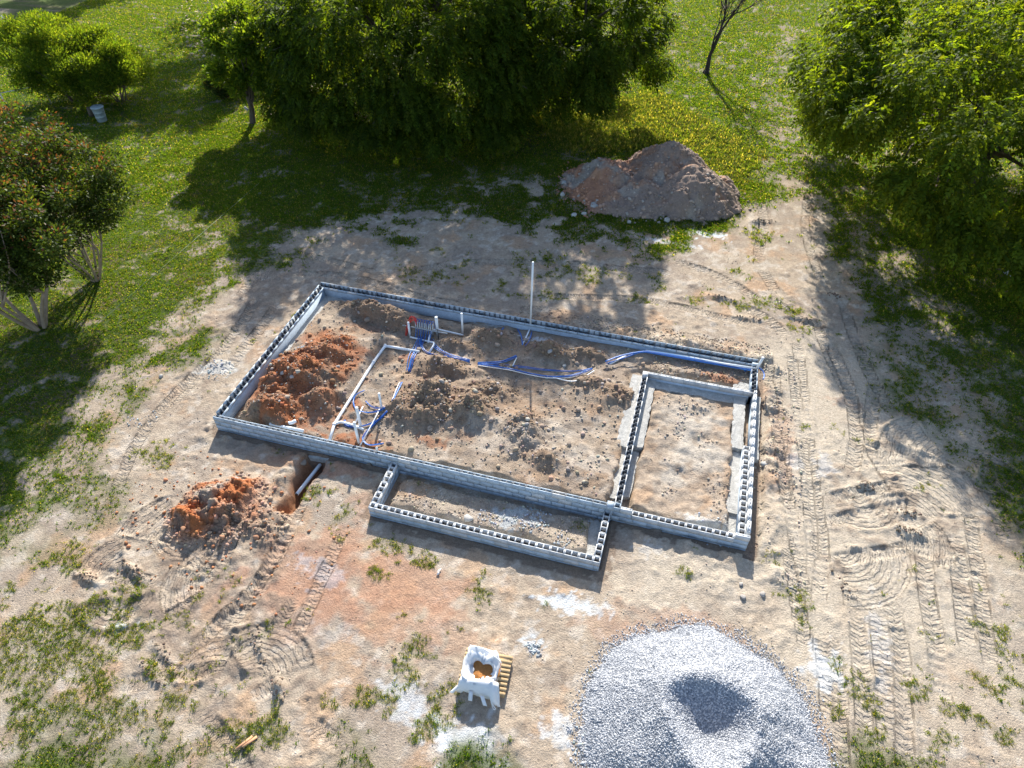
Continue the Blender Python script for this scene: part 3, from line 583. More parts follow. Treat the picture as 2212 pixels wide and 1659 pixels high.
slab('footing', rect(W - .66, W - .28, .22, 1.2), -.4, -.06, house, rag=.03)
slab('footing', rect(IX1 + .3, W - .3, IY - .36, IY + .02), -.3, .17, house, rag=.03)
slab('footing', rect(W - .75, W - .18, IY + .1, D - .2), -.3, .19, house, rag=.03)
slab('footing', rect(.18, .52, 2.9, D - .18), -.3, .09, house, rag=.05); slab('footing', rect(.4, 1.9, D - .5, D - .18), -.3, .10, house, rag=.04)
slab('mortar_spill', [tuple(at(x, y, .15)[:2]) for x, y in ((600, 770), (640, 735), (665, 745), (640, 762))], -.1, .17, house, rag=.05)
slab('footing', rect(2.9, 4.6, -.22, .02), -.22, -.06, house, rag=.03)

porch = thing('porch_foundation', 'low block foundation of the porch in front of the long wall', 'foundation')
pf = Wall(porch, 'front_wall', PX0, -PD, 0)
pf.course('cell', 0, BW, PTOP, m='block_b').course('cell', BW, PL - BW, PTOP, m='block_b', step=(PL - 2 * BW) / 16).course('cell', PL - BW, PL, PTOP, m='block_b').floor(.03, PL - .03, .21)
pf.course('solid', 0, PL, .20, off=LB / 2).course('solid', 0, PL, 0.).mortar(0, PL, -.15, .39).core(0, PL, -.5, -.195)
for nm, x, y, rz in (('side_wall', PX0, 0 - .01, -math.pi / 2), ('side_wall', PX0 + PL, -PD + BW, math.pi / 2)):
    s = Wall(porch, nm, x, y, rz); L_ = PD - BW - .01
    s.course('cell', 0, L_, PTOP, m='block_b', step=L_ / 4).floor(.0, L_, .21).course('solid', 0, L_, .20, off=LB / 2).course('solid', 0, L_, 0).mortar(0, L_, -.15, .39).core(0, L_, -.5, -.195)
slab('footing', rect(PX0 + PL - .55, PX0 + PL - .19, -PD + .2, -.15), -.3, -.03, porch, rag=.04)

# ------------------------------------------------------------------ drains, risers, conduits
def rounded(P, r=.12, n=5):
    P = [np.array(p, float) for p in P]; out = [P[0]]
    for a, b, c in zip(P[:-2], P[1:-1], P[2:]):
        u = a - b; v = c - b; lu, lv = np.linalg.norm(u), np.linalg.norm(v); k_ = min(r, lu * .45, lv * .45)
        p, q = b + u / lu * k_, b + v / lv * k_
        for i in range(n + 1):
            t = i / n; out.append((1 - t) ** 2 * p + 2 * t * (1 - t) * b + t * t * q)
    out.append(P[-1]); return np.array(out)
def pipe(parent, name, P, r, m='pvc', rd=.14, n=10): return MB().tube(rounded(P, rd), r, n).build(name, M[m], parent, True)
def collar(parent, p, q, r, name='coupling'):
    p = np.array(p); d = np.array(q) - p; d /= np.linalg.norm(d)
    return MB().tube([p - d * .05, p + d * .05], r, 10).build(name, M['pvc'], parent)
def riser(parent, px, py, h, r, lean=(0, 0)):
    b = on(px, py, -.06); t = b + np.array([lean[0], lean[1], h])
    o = MB().tube([b, t], r, 10).build('riser', M['pvc'], parent, True)
    MB().tube([t - np.array([0, 0, .03]), t + np.array([0, 0, .006])], r * 1.06, 10).build('cap', M['pvc'], o); return t
dr = thing('drain_line', 'white plastic drain line running through the trench to the front wall', 'pipe')
P = [on(905, 760, .05), on(832, 747, .05), on(807, 782, .05), on(760, 857, .05), on(722, 917, .06), on(711, 955, .05)]
pipe(dr, 'main_pipe', P, .052)
for i in (1, 2, 4): collar(dr, P[i], P[i + 1] if i < 5 else P[i - 1], .064)
e = [on(722, 917, .06), on(735, 911, .07), on(764, 919, .06), on(785, 928, .05)]
pipe(dr, 'branch_pipe', e, .045); collar(dr, e[2], e[3], .056)
pipe(dr, 'small_pipe', [on(766, 917, .05), on(784, 878, .06)], .022); pipe(dr, 'small_pipe', [on(778, 962, .05), on(806, 912, .05), on(820, 884, .06)], .022)
riser(dr, 780, 925, .98, .052); riser(dr, 776, 960, 1.05, .044, (.0, .0)); riser(dr, 825, 884, .75, .04)
wp = thing('drain_line', 'white plastic drain pipes with three risers beside the blue conduit rack', 'pipe')
riser(wp, 886, 728, .72, .042); riser(wp, 946, 726, .92, .056); riser(wp, 1000, 724, 1.05, .04)
pipe(wp, 'branch_pipe', [on(886, 728, .04), on(915, 735, .05), on(940, 741, .04), on(927, 762, .03)], .036)
pipe(wp, 'branch_pipe', [on(1001, 724, .04), on(992, 722, .06), on(940, 710, .07), on(929, 722, .05), on(925, 740, .04)], .036)
sp = thing('sewer_pipe', 'white sewer pipe sloping down the open trench in front of the wall', 'pipe')
a0, a1 = at(692, 1003, -.36), at(641, 1068, -.20); pipe(sp, 'pipe', [a0 + (a0 - a1) * .35, a0, a1], .058, n=12)
MB().tube([a1 + (a0 - a1) * .01, a1 - (a0 - a1) * .004], .05, 12).build('bore_shade', M['dark'], sp)  # dark disc painted for the shade inside the pipe bore
lp = on(582, 914, .05); lq = on(657, 936, .05); lq[2] = lp[2] = max(lp[2], lq[2]) + .02
tag(MB().tube([lp, lq], .055, 12).build('loose_pipe', M['pvc'], None, True), 'short length of white pipe lying loose on red soil near front wall', 'pipe')
el = on(630, 914, .06); tag(MB().tube(rounded([el + (-.16, -.05, 0), el, el + (.10, .12, .03)], .16, 6), .062, 12).build('pipe_elbow', M['pvc'], None, True), 'white pipe elbow lying loose on the red soil', 'pipe fitting')
# the tall riser at the back wall
tb = at(1145.5, 707, .32); zt = 3.6
for _ in range(30):
    _, yy, _d = to_px(np.array([tb[0] + .03, tb[1], zt])); zt += (yy - 566) * .018
tp = thing('tall_riser_pipe', 'very tall thin white pipe standing against the back wall', 'pipe', (0, 0, 0))
MB().tube([(tb[0], tb[1], .1), (tb[0] + .04, tb[1], zt)], .036, 12).build('pipe', M['pvc'], tp, True); collar(tp, (tb[0], tb[1], .42), (tb[0], tb[1], 1), .046)
pipe(tp, 'buried_branch', [(tb[0], tb[1], .3), on(1137, 728, .03), on(1128, 745, .0)], .03)
rc = at(1634, 797, .5)
rp = thing('corner_riser_pipe', 'white pipe rising at back right corner with a long pipe along the wall', 'pipe')
MB().tube([rc, rc + (.10, .02, .55)], .045, 12).build('riser', M['pvc'], rp, True)
pipe(rp, 'long_pipe', [rc + (0, 0, .02), at(1560, 785, .42), at(1480, 770, .40), at(1403, 758, .36), on(1386, 756, .06), on(1345, 772, .03), on(1310, 790, -.02)], .036)
MB().tube([rc + (.08, .015, .5), rc + (.10, .02, .555)], .052, 12).build('cap', M['pvc'], rp)

def bundle(label, px, k_, spread, dz=.03, r=.013, white=0, zfix=None, z0=.2):
    t = thing('conduit_bundle', label, 'conduit')
    C = np.array([on(x, y, dz, z0) if zfix is None else at(x, y, zfix) for x, y in px]); C = smooth(C, 6)
    T = np.gradient(C, axis=0); N_ = np.stack([-T[:, 1], T[:, 0], 0 * T[:, 0]], 1); N_ /= np.linalg.norm(N_, axis=1)[:, None] + 1e-9
    s = np.linspace(0, 1, len(C))
    for i in range(k_):
        o = (i - (k_ - 1) / 2) * spread; ph = rng.uniform(0, 6)
        Q = C + N_ * (o * (.7 + .5 * np.sin(s * 3 + ph)))[:, None]; Q[:, 2] += .015 + (i % 2) * r * 1.4 + .01 * np.sin(s * 5 + ph)
        MB().tube(Q, r, 6).build('conduit', M['pvc' if i < white else ('blue' if i % 3 else 'blue2')], t, True)
    return t
def z4(X_, Y_): return (800 + X_ / 2.011) / 1.8228, (1000 + Y_ / 2.011) / 1.8228
def z5(X_, Y_): return (1800 + X_ / 1.7015) / 1.8228, (1000 + Y_ / 1.7015) / 1.8228
def p4(*a): return [z4(*q) for q in a]
def p5(*a): return [z5(*q) for q in a]
bundle('blue conduits running down from the rack towards the front, ending in soil', p4((1730, 660), (1700, 740), (1655, 820), (1625, 935)), 6, .05)
bundle('short blue conduits curving right from the rack to a stone', p4((1720, 670), (1735, 740), (1785, 788), (1855, 805)), 3, .035)
bundle('blue conduits sweeping right from the rack along the soil', p4((1805, 680), (1850, 745), (1950, 798), (2112, 846)), 4, .04)
bundle('blue conduits surfacing between two soil mounds right of the rack', p4((1905, 812), (1990, 830), (2112, 856)), 3, .035)
bundle('short length of blue conduits showing on the slope below the rack', p4((1570, 1020), (1540, 1090), (1500, 1172)), 4, .04, white=1)
bundle('single blue conduit curling round the white drain line', p4((1278, 1085), (1215, 1118), (1190, 1165), (1200, 1215), (1225, 1250)), 2, .025)
bundle('blue conduit arc left of the thin white riser', p4((1288, 1168), (1330, 1210), (1380, 1226), (1437, 1224)), 2, .022)
bundle('blue conduit loop between the two white risers', p4((1238, 1244), (1300, 1258), (1380, 1250), (1440, 1222)), 2, .022)
bundle('blue conduits swinging left under the nearest risers', p4((1455, 1246), (1400, 1308), (1300, 1354), (1200, 1370), (1130, 1356), (1118, 1318)), 3, .025)
bundle('blue conduits ending in a hook near the front wall', p4((1455, 1250), (1345, 1356), (1272, 1438), (1270, 1482), (1320, 1514), (1430, 1500)), 3, .025)
bundle('blue conduits curving up to the tall pipe from the middle', p5((138, 736), (280, 725), (345, 708), (398, 688)), 4, .035)
bundle('upper blue conduits crossing the middle of the house', p5((140, 738), (400, 757), (600, 780), (780, 788), (908, 770)), 2, .035)
bundle('lower blue conduits and white pipe crossing the middle of the house', p5((142, 742), (350, 772), (500, 806), (640, 826), (780, 818), (903, 776)), 4, .04, white=1)
bundle('thin white pipe bending up out of the soil by the blue conduits', p5((640, 830), (790, 852), (918, 786)), 1, .02, white=1, r=.018)
bundle('thin white stub pipe leaning out of the soil', p5((372, 752), (398, 700)), 1, .02, white=1, r=.02)
bundle('blue conduits running along the back wall to the right corner', p5((992, 722), (1100, 684), (1235, 660), (1320, 668), (1600, 716), (1850, 758), (1985, 780)), 4, .03, zfix=.37)
bundle('blue conduits merging with the long white pipe from the left', p5((998, 736), (1120, 698), (1240, 660), (1330, 662)), 2, .03)
bundle('blue conduit looping inside the back right corner', p5((1920, 780), (1972, 828), (1985, 880), (1950, 915)), 2, .02, dz=.05)
bundle('blue conduit looping outside the back right corner', p5((2005, 756), (2040, 780), (2056, 815), (2048, 845)), 2, .02, zfix=.5)
bundle('blue conduit arching over the soil left of the tall pipe', p5((298, 512), (330, 482), (378, 484), (424, 540), (438, 612)), 2, .02)
bundle('blue conduits running down beside the tall pipe base', p5((497, 492), (496, 540), (478, 590), (455, 618)), 2, .025)
# rack holding the conduits
mc = on(*z4(1770, 650)); ang = math.atan2(*(on(*z4(1895, 672)) - on(*z4(1670, 625)))[[1, 0]])
rk = thing('conduit_rack', 'steel stub rack with grey conduit ends beside red tubing', 'rack', tuple(mc), ang)
MB().box(-.95, .85, -.02, .02, .30, .335).build('rail', M['steel'], rk)
for x in (-.62, .48): MB().tube([(x, 0, -.1), (x, 0, .42)], .018, 6).build('stake', M['dark'], rk)
for i in range(9): MB().tube([(-.42 + i * .085, .0, .02), (-.42 + i * .085, .02, .30), (-.42 + i * .085 + rng.uniform(-.02, .02), .06, .56)], .026, 8).build('stub', M['steel'], rk)
for i in range(7):
    x = -.40 + i * .1; MB().tube(smooth([(x, .05, .55), (x + .03, .16, .62), (x + .05, .26, .5), (x + .06, .30, .1)], 4), .012, 6).build('conduit', M['blue'], rk)
    MB().tube(smooth([(x, .0, .3), (x, -.05, .15), (x + .02, -.2, .02)], 4), .013, 6).build('conduit', M['blue' if i % 2 else 'blue2'], rk)
rt = thing('red_tubing', 'red plastic tubing looping over beside the conduit rack', 'tubing', tuple(mc), ang)
for i in range(5):
    o = rng.uniform(-.05, .05, 3); MB().tube(smooth([np.array(q) + o * .8 for q in ((-.78, -.16, -.02), (-.74, -.02, .34), (-.60, .08, .56 + .05 * i), (-.45, .08, .60 + .03 * i), (-.38, .05, .45))], 5), .011, 6).build('tube', M['red'], rt)
fl = at(*z4(1375, 1555), .6); tag(MB().tube([fl + (0, 0, -.03), fl + (0, .02, .10), fl + (.03, .0, .16)], [.03, .045, .02], 6).build('white_rag', M['bag']), 'scrap of white plastic stuck on top of the front wall', 'scrap')
pk = at(*z5(290, 470), .15); tag(MB().tube([pk + (-.05, 0, .0), pk + (.0, .02, .03), pk + (.06, 0, .0)], [.03, .05, .03], 6).build('pink_ribbon', mat('pink_ribbon', (.6, .08, .3), .6)), 'small pink ribbon lying by the back wall', 'ribbon')

# ------------------------------------------------------------------ loose stones and rubble
def ico():
    t = (1 + 5 ** .5) / 2
    V = np.array([(-1, t, 0), (1, t, 0), (-1, -t, 0), (1, -t, 0), (0, -1, t), (0, 1, t), (0, -1, -t), (0, 1, -t), (t, 0, -1), (t, 0, 1), (-t, 0, -1), (-t, 0, 1)]) / math.hypot(1, t)
    Fc = np.array([(0, 11, 5), (0, 5, 1), (0, 1, 7), (0, 7, 10), (0, 10, 11), (1, 5, 9), (5, 11, 4), (11, 10, 2), (10, 7, 6), (7, 1, 8), (3, 9, 4), (3, 4, 2), (3, 2, 6), (3, 6, 8), (3, 8, 9), (4, 9, 5), (2, 4, 11), (6, 2, 10), (8, 6, 7), (9, 8, 1)])
    return V, Fc
OCT = (np.array([(1, 0, 0), (0, 1, 0), (-1, 0, 0), (0, -1, 0), (0, 0, 1), (0, 0, -1.)]), np.array([(0, 1, 4), (1, 2, 4), (2, 3, 4), (3, 0, 4), (1, 0, 5), (2, 1, 5), (3, 2, 5), (0, 3, 5)]))
def rotm(n, tilt=None):
    q = rng.normal(size=(n, 4)); q /= np.linalg.norm(q, axis=1)[:, None]; w_, x, y, z = q.T
    return np.stack([1 - 2 * (y * y + z * z), 2 * (x * y - z * w_), 2 * (x * z + y * w_), 2 * (x * y + z * w_), 1 - 2 * (x * x + z * z), 2 * (y * z - x * w_), 2 * (x * z - y * w_), 2 * (y * z + x * w_), 1 - 2 * (x * x + y * y)], -1).reshape(n, 3, 3)
def rocks(P, size, C, base, jit=.22):
    V0, F0 = base; n = len(P); k_ = len(V0)
    V = V0[None] * (1 + rng.uniform(-jit, jit, (n, k_, 1))) * rng.uniform(.6, 1.15, (n, 1, 3))
    V = np.einsum('nij,nkj->nki', rotm(n), V) * size[:, None, None]; V[:, :, 2] *= .8
    V += P[:, None]; Fa = (F0[None] + (np.arange(n) * k_)[:, None, None]).reshape(-1, 3)
    return V.reshape(-1, 3), Fa, np.repeat(C, k_, 0)
RUB_V, RUB_F, RUB_C, nn = [], [], [], 0
def scatter(n, x0, x1, y0, y1, dens, smin, smax, colf, base, pw=2.5, zsink=.25):
    global nn
    x = rng.uniform(x0, x1, n); y = rng.uniform(y0, y1, n); k_ = rng.random(n) < dens(x, y); x, y = x[k_], y[k_]
    s = smin + (smax - smin) * rng.random(len(x)) ** pw; z = lookup(H, x, y) + s * (.5 - zsink)
    C = colf(x, y); C = C * rng.uniform(.75, 1.25, (len(x), 1)) * (1 + rng.normal(0, .04, (len(x), 3)))
    V, Fa, Cc = rocks(np.stack([x, y, z], 1), s, np.clip(C, .02, .9), base); RUB_V.append(V); RUB_F.append(Fa + nn); RUB_C.append(Cc); nn += len(V)
def soilc(x, y, k_=1.05): return lookup(col, x, y) * k_
def mixgrey(x, y):
    c = lookup(col, x, y) * 1.0; g = (rng.random((len(x), 1)) < .15); return np.where(g, np.array((.36, .325, .29)), c)
wallmask = wb.astype(float)
def dens_in(x, y): return np.clip(.10 + 1.7 * lookup(mounds, x, y), 0, 1) * (lookup(wallmask, x, y) < .05)
scatter(24000, .3, IX0 - .05, .3, D - .3, dens_in, .015, .055, mixgrey, OCT)
scatter(4200, .3, IX0 - .05, .3, D - .3, dens_in, .04, .11, mixgrey, ico(), 3)
scatter(900, IX1, W - .3, IY + .2, D - .3, lambda x, y: .6 + 0 * x, .02, .07, mixgrey, OCT)
scatter(3500, IX1 + .1, W - .35, .3, IY - .1, lambda x, y: .75 * sstep(-.1, .3, fbm(x, y, .7, 3, 301)) * (lookup(wallmask, x, y) < .05), .012, .06, mixgrey, OCT, 3)
scatter(2500, PX0 + .25, PX0 + PL - .25, -PD + .25, -.05, lambda x, y: .6 + 0 * x, .012, .055, mixgrey, OCT, 3)
scatter(7000, -.6, 5., -5, -.3, lambda x, y: np.clip(lookup(red_heap, x, y) * 5, 0, 1) * np.where(lookup(red_heap, x, y) < .2, 1., .5), .012, .085, lambda x, y: soilc(x, y, 1.0), ico(), 4)
scatter(1600, 2., 4.6, -4.6, -1.5, lambda x, y: np.clip(lookup(brown_heap, x, y) * 6, 0, 1), .012, .075, lambda x, y: soilc(x, y, 1.0), ico(), 4)
scatter(700, -1.5, 6., -5.5, -1., lambda x, y: .35 + 0 * x, .02, .07, lambda x, y: np.tile((.40, .18, .09), (len(x), 1)), ico(), 3)
bare = dirt * (1 - green) * (~inside)
scatter(16000, -9, 26, -9, 16, lambda x, y: np.clip(lookup(bare, x, y), 0, 1) * .9 * sstep(-.2, .3, fbm(x, y, 1.2, 3, 302)), .010, .035, lambda x, y: soilc(x, y, .95), OCT, 2)
scatter(2200, W + .1, W + 1.6, -1, D + .6, lambda x, y: .8 * sstep(-.1, .3, fbm(x, y, .6, 3, 305)), .012, .06, mixgrey, ico(), 4)
scatter(2600, 8, W + .5, D + .4, D + 1.6, lambda x, y: .7 + 0 * x, .015, .06, mixgrey, OCT, 3)
for x, y, L_, ro in SODS:
    c = at(x, y); cs, sn_ = math.cos(ro), math.sin(ro)
    def sd_(x_, y_, c=c, cs=cs, sn_=sn_, L_=L_): u = ((x_ - c[0]) * cs + (y_ - c[1]) * sn_) / L_; v = (-(x_ - c[0]) * sn_ + (y_ - c[1]) * cs) / .16; return np.clip(1.3 - np.hypot(u, v), 0, 1)
    scatter(240, c[0] - L_, c[0] + L_, c[1] - L_, c[1] + L_, sd_, .012, .05, lambda x_, y_: np.tile((.20, .15, .11), (len(x_), 1)), ico(), 2)
pg = at(1130, 1120, .1); pale = lambda x, y: np.tile((.40, .425, .44), (len(x), 1))
def round_d(cx, cy, r): return lambda x, y: np.clip(1.2 - np.hypot(x - cx, y - cy) / r, 0, 1)
for (x, y, r, n) in ((1060, 1122, .5, 260), (1150, 1118, .55, 420), (1290, 1128, .35, 120), (1215, 1165, .3, 80), (300, 900, .5, 90), (470, 795, .6, 160), (1090, 935, .3, 30), (640, 765, .5, 60), (1540, 1140, .6, 120), (1260, 1605, .4, 120), (1152, 1398, .25, 160)):
    c = at(x, y, .1); scatter(n, c[0] - r, c[0] + r, c[1] - r, c[1] + r, round_d(c[0], c[1], r), .012, .05, pale, ico(), 2)
rub = obj('rubble', mesh_np('rubble', np.vstack(RUB_V), np.vstack(RUB_F), np.vstack(RUB_C)), M['rubble'])
tag(rub, 'small stones and clods strewn over the bare soil', 'rubble', kind='stuff')

def sub_ico():
    V, Fc = ico(); V = [tuple(v) for v in V]; mid = {}; out = []
    def m_(a, b):
        k_ = (min(a, b), max(a, b))
        if k_ not in mid:
            p = (np.array(V[a]) + np.array(V[b])); mid[k_] = len(V); V.append(tuple(p / np.linalg.norm(p)))
        return mid[k_]
    for a, b, c in Fc:
        ab, bc, ca = m_(a, b), m_(b, c), m_(c, a); out += [(a, ab, ca), (b, bc, ab), (c, ca, bc), (ab, bc, ca)]
    return np.array(V), np.array(out)
SI = sub_ico()
def unit3(v): return v / np.linalg.norm(v, axis=1)[:, None]
def stone(px, py, s, colr, label, group, z=None):
    p = on(px, py, s * .2) if z is None else at(px, py, z)
    pl = unit3(rng.normal(size=(9, 3))); dd_ = SI[0] @ pl.T; V = SI[0] / np.maximum(1, (dd_ / rng.uniform(.55, .85, 9)).max(1))[:, None] * (1 + rng.normal(0, .04, (len(SI[0]), 1))) * rng.uniform(.7, 1.15, 3) * s; V[:, 2] = np.clip(V[:, 2], -s * .4, s * .5)
    o = obj('stone', mesh_np('stone', V, SI[1], np.tile(np.array(colr) * rng.uniform(.85, 1.15), (len(V), 1))), M['rubble']); o.location = p; o.rotation_euler = (0, 0, rng.uniform(0, 6)); return tag(o, label, 'stone', group)
for x, y, s, lb in ((620, 860, .14, 'brown stone low on the red mound by the left wall'), (650, 905, .10, 'small brown stone just behind the loose white pipe'), (795, 690, .16, 'largest brown stone on the mound by the back wall'), (850, 640, .15, 'brown stone close under the back wall, left half'),
                    (870, 660, .12, 'brown stone between the back wall and the conduit rack'), (1230, 960, .13, 'brown stone on bare soil left of the garage wall footing'), (1250, 885, .13, 'brown stone in the hollow left of the garage wall'), (1075, 745, .14, 'brown stone on the soil left of the tall white pipe'),
                    (1340, 1065, .12, 'brown stone in the corner where garage wall meets front wall'), (655, 1000, .12, 'brown stone outside beside the head of the sewer trench'), (930, 925, .13, 'brown stone at the front foot of the central mound'), (690, 690, .11, 'brown stone near the back left corner of the foundation'), (905, 755, .1, 'small brown stone where the short blue conduits end')):
    stone(x, y, s, (.30, .24, .19), lb, 'brown stones about the foundation')
for x, y, s, lb in ((1283, 447, .28, 'left one of three pale boulders touching the soil heap'), (1297, 438, .3, 'middle one of three pale boulders touching the soil heap'), (1310, 430, .24, 'right one of three pale boulders touching the soil heap'), (1262, 462, .18, 'pale stone just left of the three boulders'),
                    (1240, 465, .16, 'pale stone farthest left in the grass before the heap'), (1355, 452, .2, 'squarish pale stone at the middle of the heap front'), (1420, 455, .18, 'pale stone low on the front slope of the heap'), (1440, 475, .18, 'pale stone at the heap front nearest the white lime'),
                    (1215, 420, .2, 'lower of two pale stones at the left heap foot'), (1218, 395, .18, 'upper of two pale stones at the left heap foot'), (1360, 480, .15, 'small pale stone in dark grass before the heap')):
    stone(x, y, s, (.42, .405, .375), lb, 'pale stones by the soil heap')
stone(1650, 1003, .14, (.40, .40, .39), 'grey stone on the spoil just outside the right wall', None)
stone(1012, 1120, .15, (.42, .40, .37), 'single pale boulder inside the porch foundation', None)
for x, y, lb in ((2174, 588, 'left'), (2187, 582, 'right'), (2181, 595, 'lowest')): stone(x, y, .13, (.58, .60, .62), lb + ' of three white lumps on shaded grass below right tree', 'white lumps on the right lawn')
stone(348, 812, .12, (.38, .36, .33), 'lone grey stone on the tracked soil left of the house', None)
for x, y, lb in ((553, 1160, 'right'), (480, 1160, 'middle'), (396, 1145, 'left')): stone(x, y, .12, (.33, .18, .11), lb + ' one of three clods before the red spoil heap', 'clods at the red heap')
for x, y, lb in ((1605, 1290, 'nearest'), (1600, 1262, 'middle'), (1648, 1283, 'rightmost')): stone(x, y, .09, (.44, .40, .36), lb + ' of three pale stones before the right corner', 'stones by the right corner')

# ------------------------------------------------------------------ soil heap at the edge of the lawn
def heapmesh(name, cx, cy, rx, ry, hf, cf, m, step=.06, label='', cat='', smooth_sh=True):
    gx = np.arange(-rx, rx + step, step); gy = np.arange(-ry, ry + step, step); A, B = np.meshgrid(gx, gy); x, y = A + cx, B + cy
    h = hf(x, y); g0 = lookup(H, x, y); z = np.where(h > 0, g0 + h, g0 - .08); c = cf(x, y, h)
    i = np.arange(A.size).reshape(A.shape); Fa = np.stack([i[:-1, :-1], i[:-1, 1:], i[1:, 1:], i[1:, :-1]], -1).reshape(-1, 4)
    keep = (h.ravel()[Fa] > -.02).any(1); Fa = Fa[keep]; used = np.unique(Fa); mp = np.zeros(A.size, int); mp[used] = np.arange(len(used))
    return obj(name, mesh_np(name, np.stack([x, y, z], -1).reshape(-1, 3)[used], mp[Fa], c.reshape(-1, 3)[used], smooth_sh), m)
def cone(x, y, c, amp, rx, ry, rot=0, p=1.15):
    dx, dy = x - c[0], y - c[1]; u = (dx * math.cos(rot) + dy * math.sin(rot)) / rx; v = (-dx * math.sin(rot) + dy * math.cos(rot)) / ry
    return amp * (1 - np.hypot(u, v) ** p)
def soil_h(x, y):
    xw = x + .5 * fbm(x, y, 1.2, 3, 201); yw = y + .5 * fbm(x, y, 1.2, 3, 202)
    h = np.maximum.reduce([cone(xw, yw, (9.6, 19.6), 1.35, 2.6, 2.5), cone(xw, yw, (12.3, 21.2), 2.05, 2.6, 2.6), cone(xw, yw, (13.7, 19.7), 1.65, 2.4, 2.6), cone(xw, yw, (11.6, 18.9), 1.0, 2.6, 2.0)])
    return h - .02 + np.where(h > 0, .26 * fbm(x, y, .9, 4, 203) - .10 * np.abs(fbm(x, y, .7, 3, 208)) + .14 * fbm(x, y, .25, 3, 204), .12 * fbm(x, y, .3, 3, 204))
def soil_c(x, y, h):
    c = np.zeros(x.shape + (3,)) + np.array((.25, .19, .155)); c = mixc(c, (.34, .16, .09), sstep(11.2, 9.0, x + fbm(x, y, 1., 3, 205)) * .75)
    c = mixc(c, (.31, .265, .225), sstep(.05, .35, fbm(x, y, 1.1, 4, 206))); return mixc(c, (.36, .20, .12), sstep(.15, .4, fbm(x, y, .7, 3, 207)) * .6)
sh = heapmesh('soil_heap', 11.8, 20., 5.5, 4.2, soil_h, soil_c, M['soil'], .065)
tag(sh, 'big heap of dug brown and red soil at the lawn edge', 'soil heap')
n = 5200; x = rng.uniform(6.8, 17, n); y = rng.uniform(16, 24, n); h = soil_h(x, y); k_ = (h > .02) & (rng.random(n) < np.where(h < .45, .9, .45)); x, y, h = x[k_], y[k_], h[k_]
s = .03 + .10 * rng.random(len(x)) ** 3; C = soil_c(x, y, h) * 1.25; gsel = rng.random(len(x)) < .12; C[gsel] = (.31, .275, .24); C *= rng.uniform(.7, 1.3, (len(x), 1))
V, Fa, Cc = rocks(np.stack([x, y, lookup(H, x, y) + h], 1), s, C, ico()); tag(obj('clods', mesh_np('clods', V, Fa, Cc), M['rubble'], sh), kind='stuff')

x = rng.uniform(6, 17.5, 2600); y = rng.uniform(15.2, 24.5, 2600); h = soil_h(x, y); k_ = (h < .05) & (h > -.02 - .5 * rng.random(2600) ** 2); x, y = x[k_], y[k_]
V, Fa, Cc = rocks(np.stack([x, y, lookup(H, x, y) + .02], 1), .02 + .08 * rng.random(len(x)) ** 3, soil_c(x, y, y) * 1.2, ico()); tag(obj('spilled_clods', mesh_np('spilled_clods', V, Fa, Cc), M['rubble'], sh), kind='stuff')

# ------------------------------------------------------------------ geometry nodes: scatter small pieces over points
def instancer(o, pieces, nm):
    colc = bpy.data.collections.new(nm + '_pieces')
    for i, p in enumerate(pieces): colc.objects.link(p)
    g = bpy.data.node_groups.new(nm, 'GeometryNodeTree')
    g.interface.new_socket('Geometry', in_out='INPUT', socket_type='NodeSocketGeometry'); g.interface.new_socket('Geometry', in_out='OUTPUT', socket_type='NodeSocketGeometry')
    N = g.nodes; L = g.links; gi = N.new('NodeGroupInput'); go = N.new('NodeGroupOutput'); ip = N.new('GeometryNodeInstanceOnPoints'); ci = N.new('GeometryNodeCollectionInfo')
    ci.inputs['Collection'].default_value = colc; ci.inputs['Separate Children'].default_value = True; ci.inputs['Reset Children'].default_value = True
    def na(n_, ty):
        a = N.new('GeometryNodeInputNamedAttribute'); a.data_type = ty; a.inputs[0].default_value = n_; return a.outputs[0]
    L.new(gi.outputs[0], ip.inputs['Points']); L.new(ci.outputs[0], ip.inputs['Instance']); ip.inputs['Pick Instance'].default_value = True
    L.new(na('idx', 'INT'), ip.inputs['Instance Index']); L.new(na('rot', 'FLOAT_VECTOR'), ip.inputs['Rotation']); L.new(na('scl', 'FLOAT_VECTOR'), ip.inputs['Scale'])
    L.new(ip.outputs[0], go.inputs[0]); md = o.modifiers.new('scatter', 'NODES'); md.node_group = g
def points(name, P, rot, scl, idx):
    m = bpy.data.meshes.new(name); m.vertices.add(len(P)); m.vertices.foreach_set('co', np.asarray(P, np.float32).ravel())
    for n_, ty, a in (('rot', 'FLOAT_VECTOR', rot), ('scl', 'FLOAT_VECTOR', scl)):
        at_ = m.attributes.new(n_, ty, 'POINT'); at_.data.foreach_set('vector', np.asarray(a, np.float32).ravel())
    at_ = m.attributes.new('idx', 'INT', 'POINT'); at_.data.foreach_set('value', np.asarray(idx, np.int32)); return m
def piece(name, mesh, m):
    o = bpy.data.objects.new(name, mesh); mesh.materials.append(m); return o

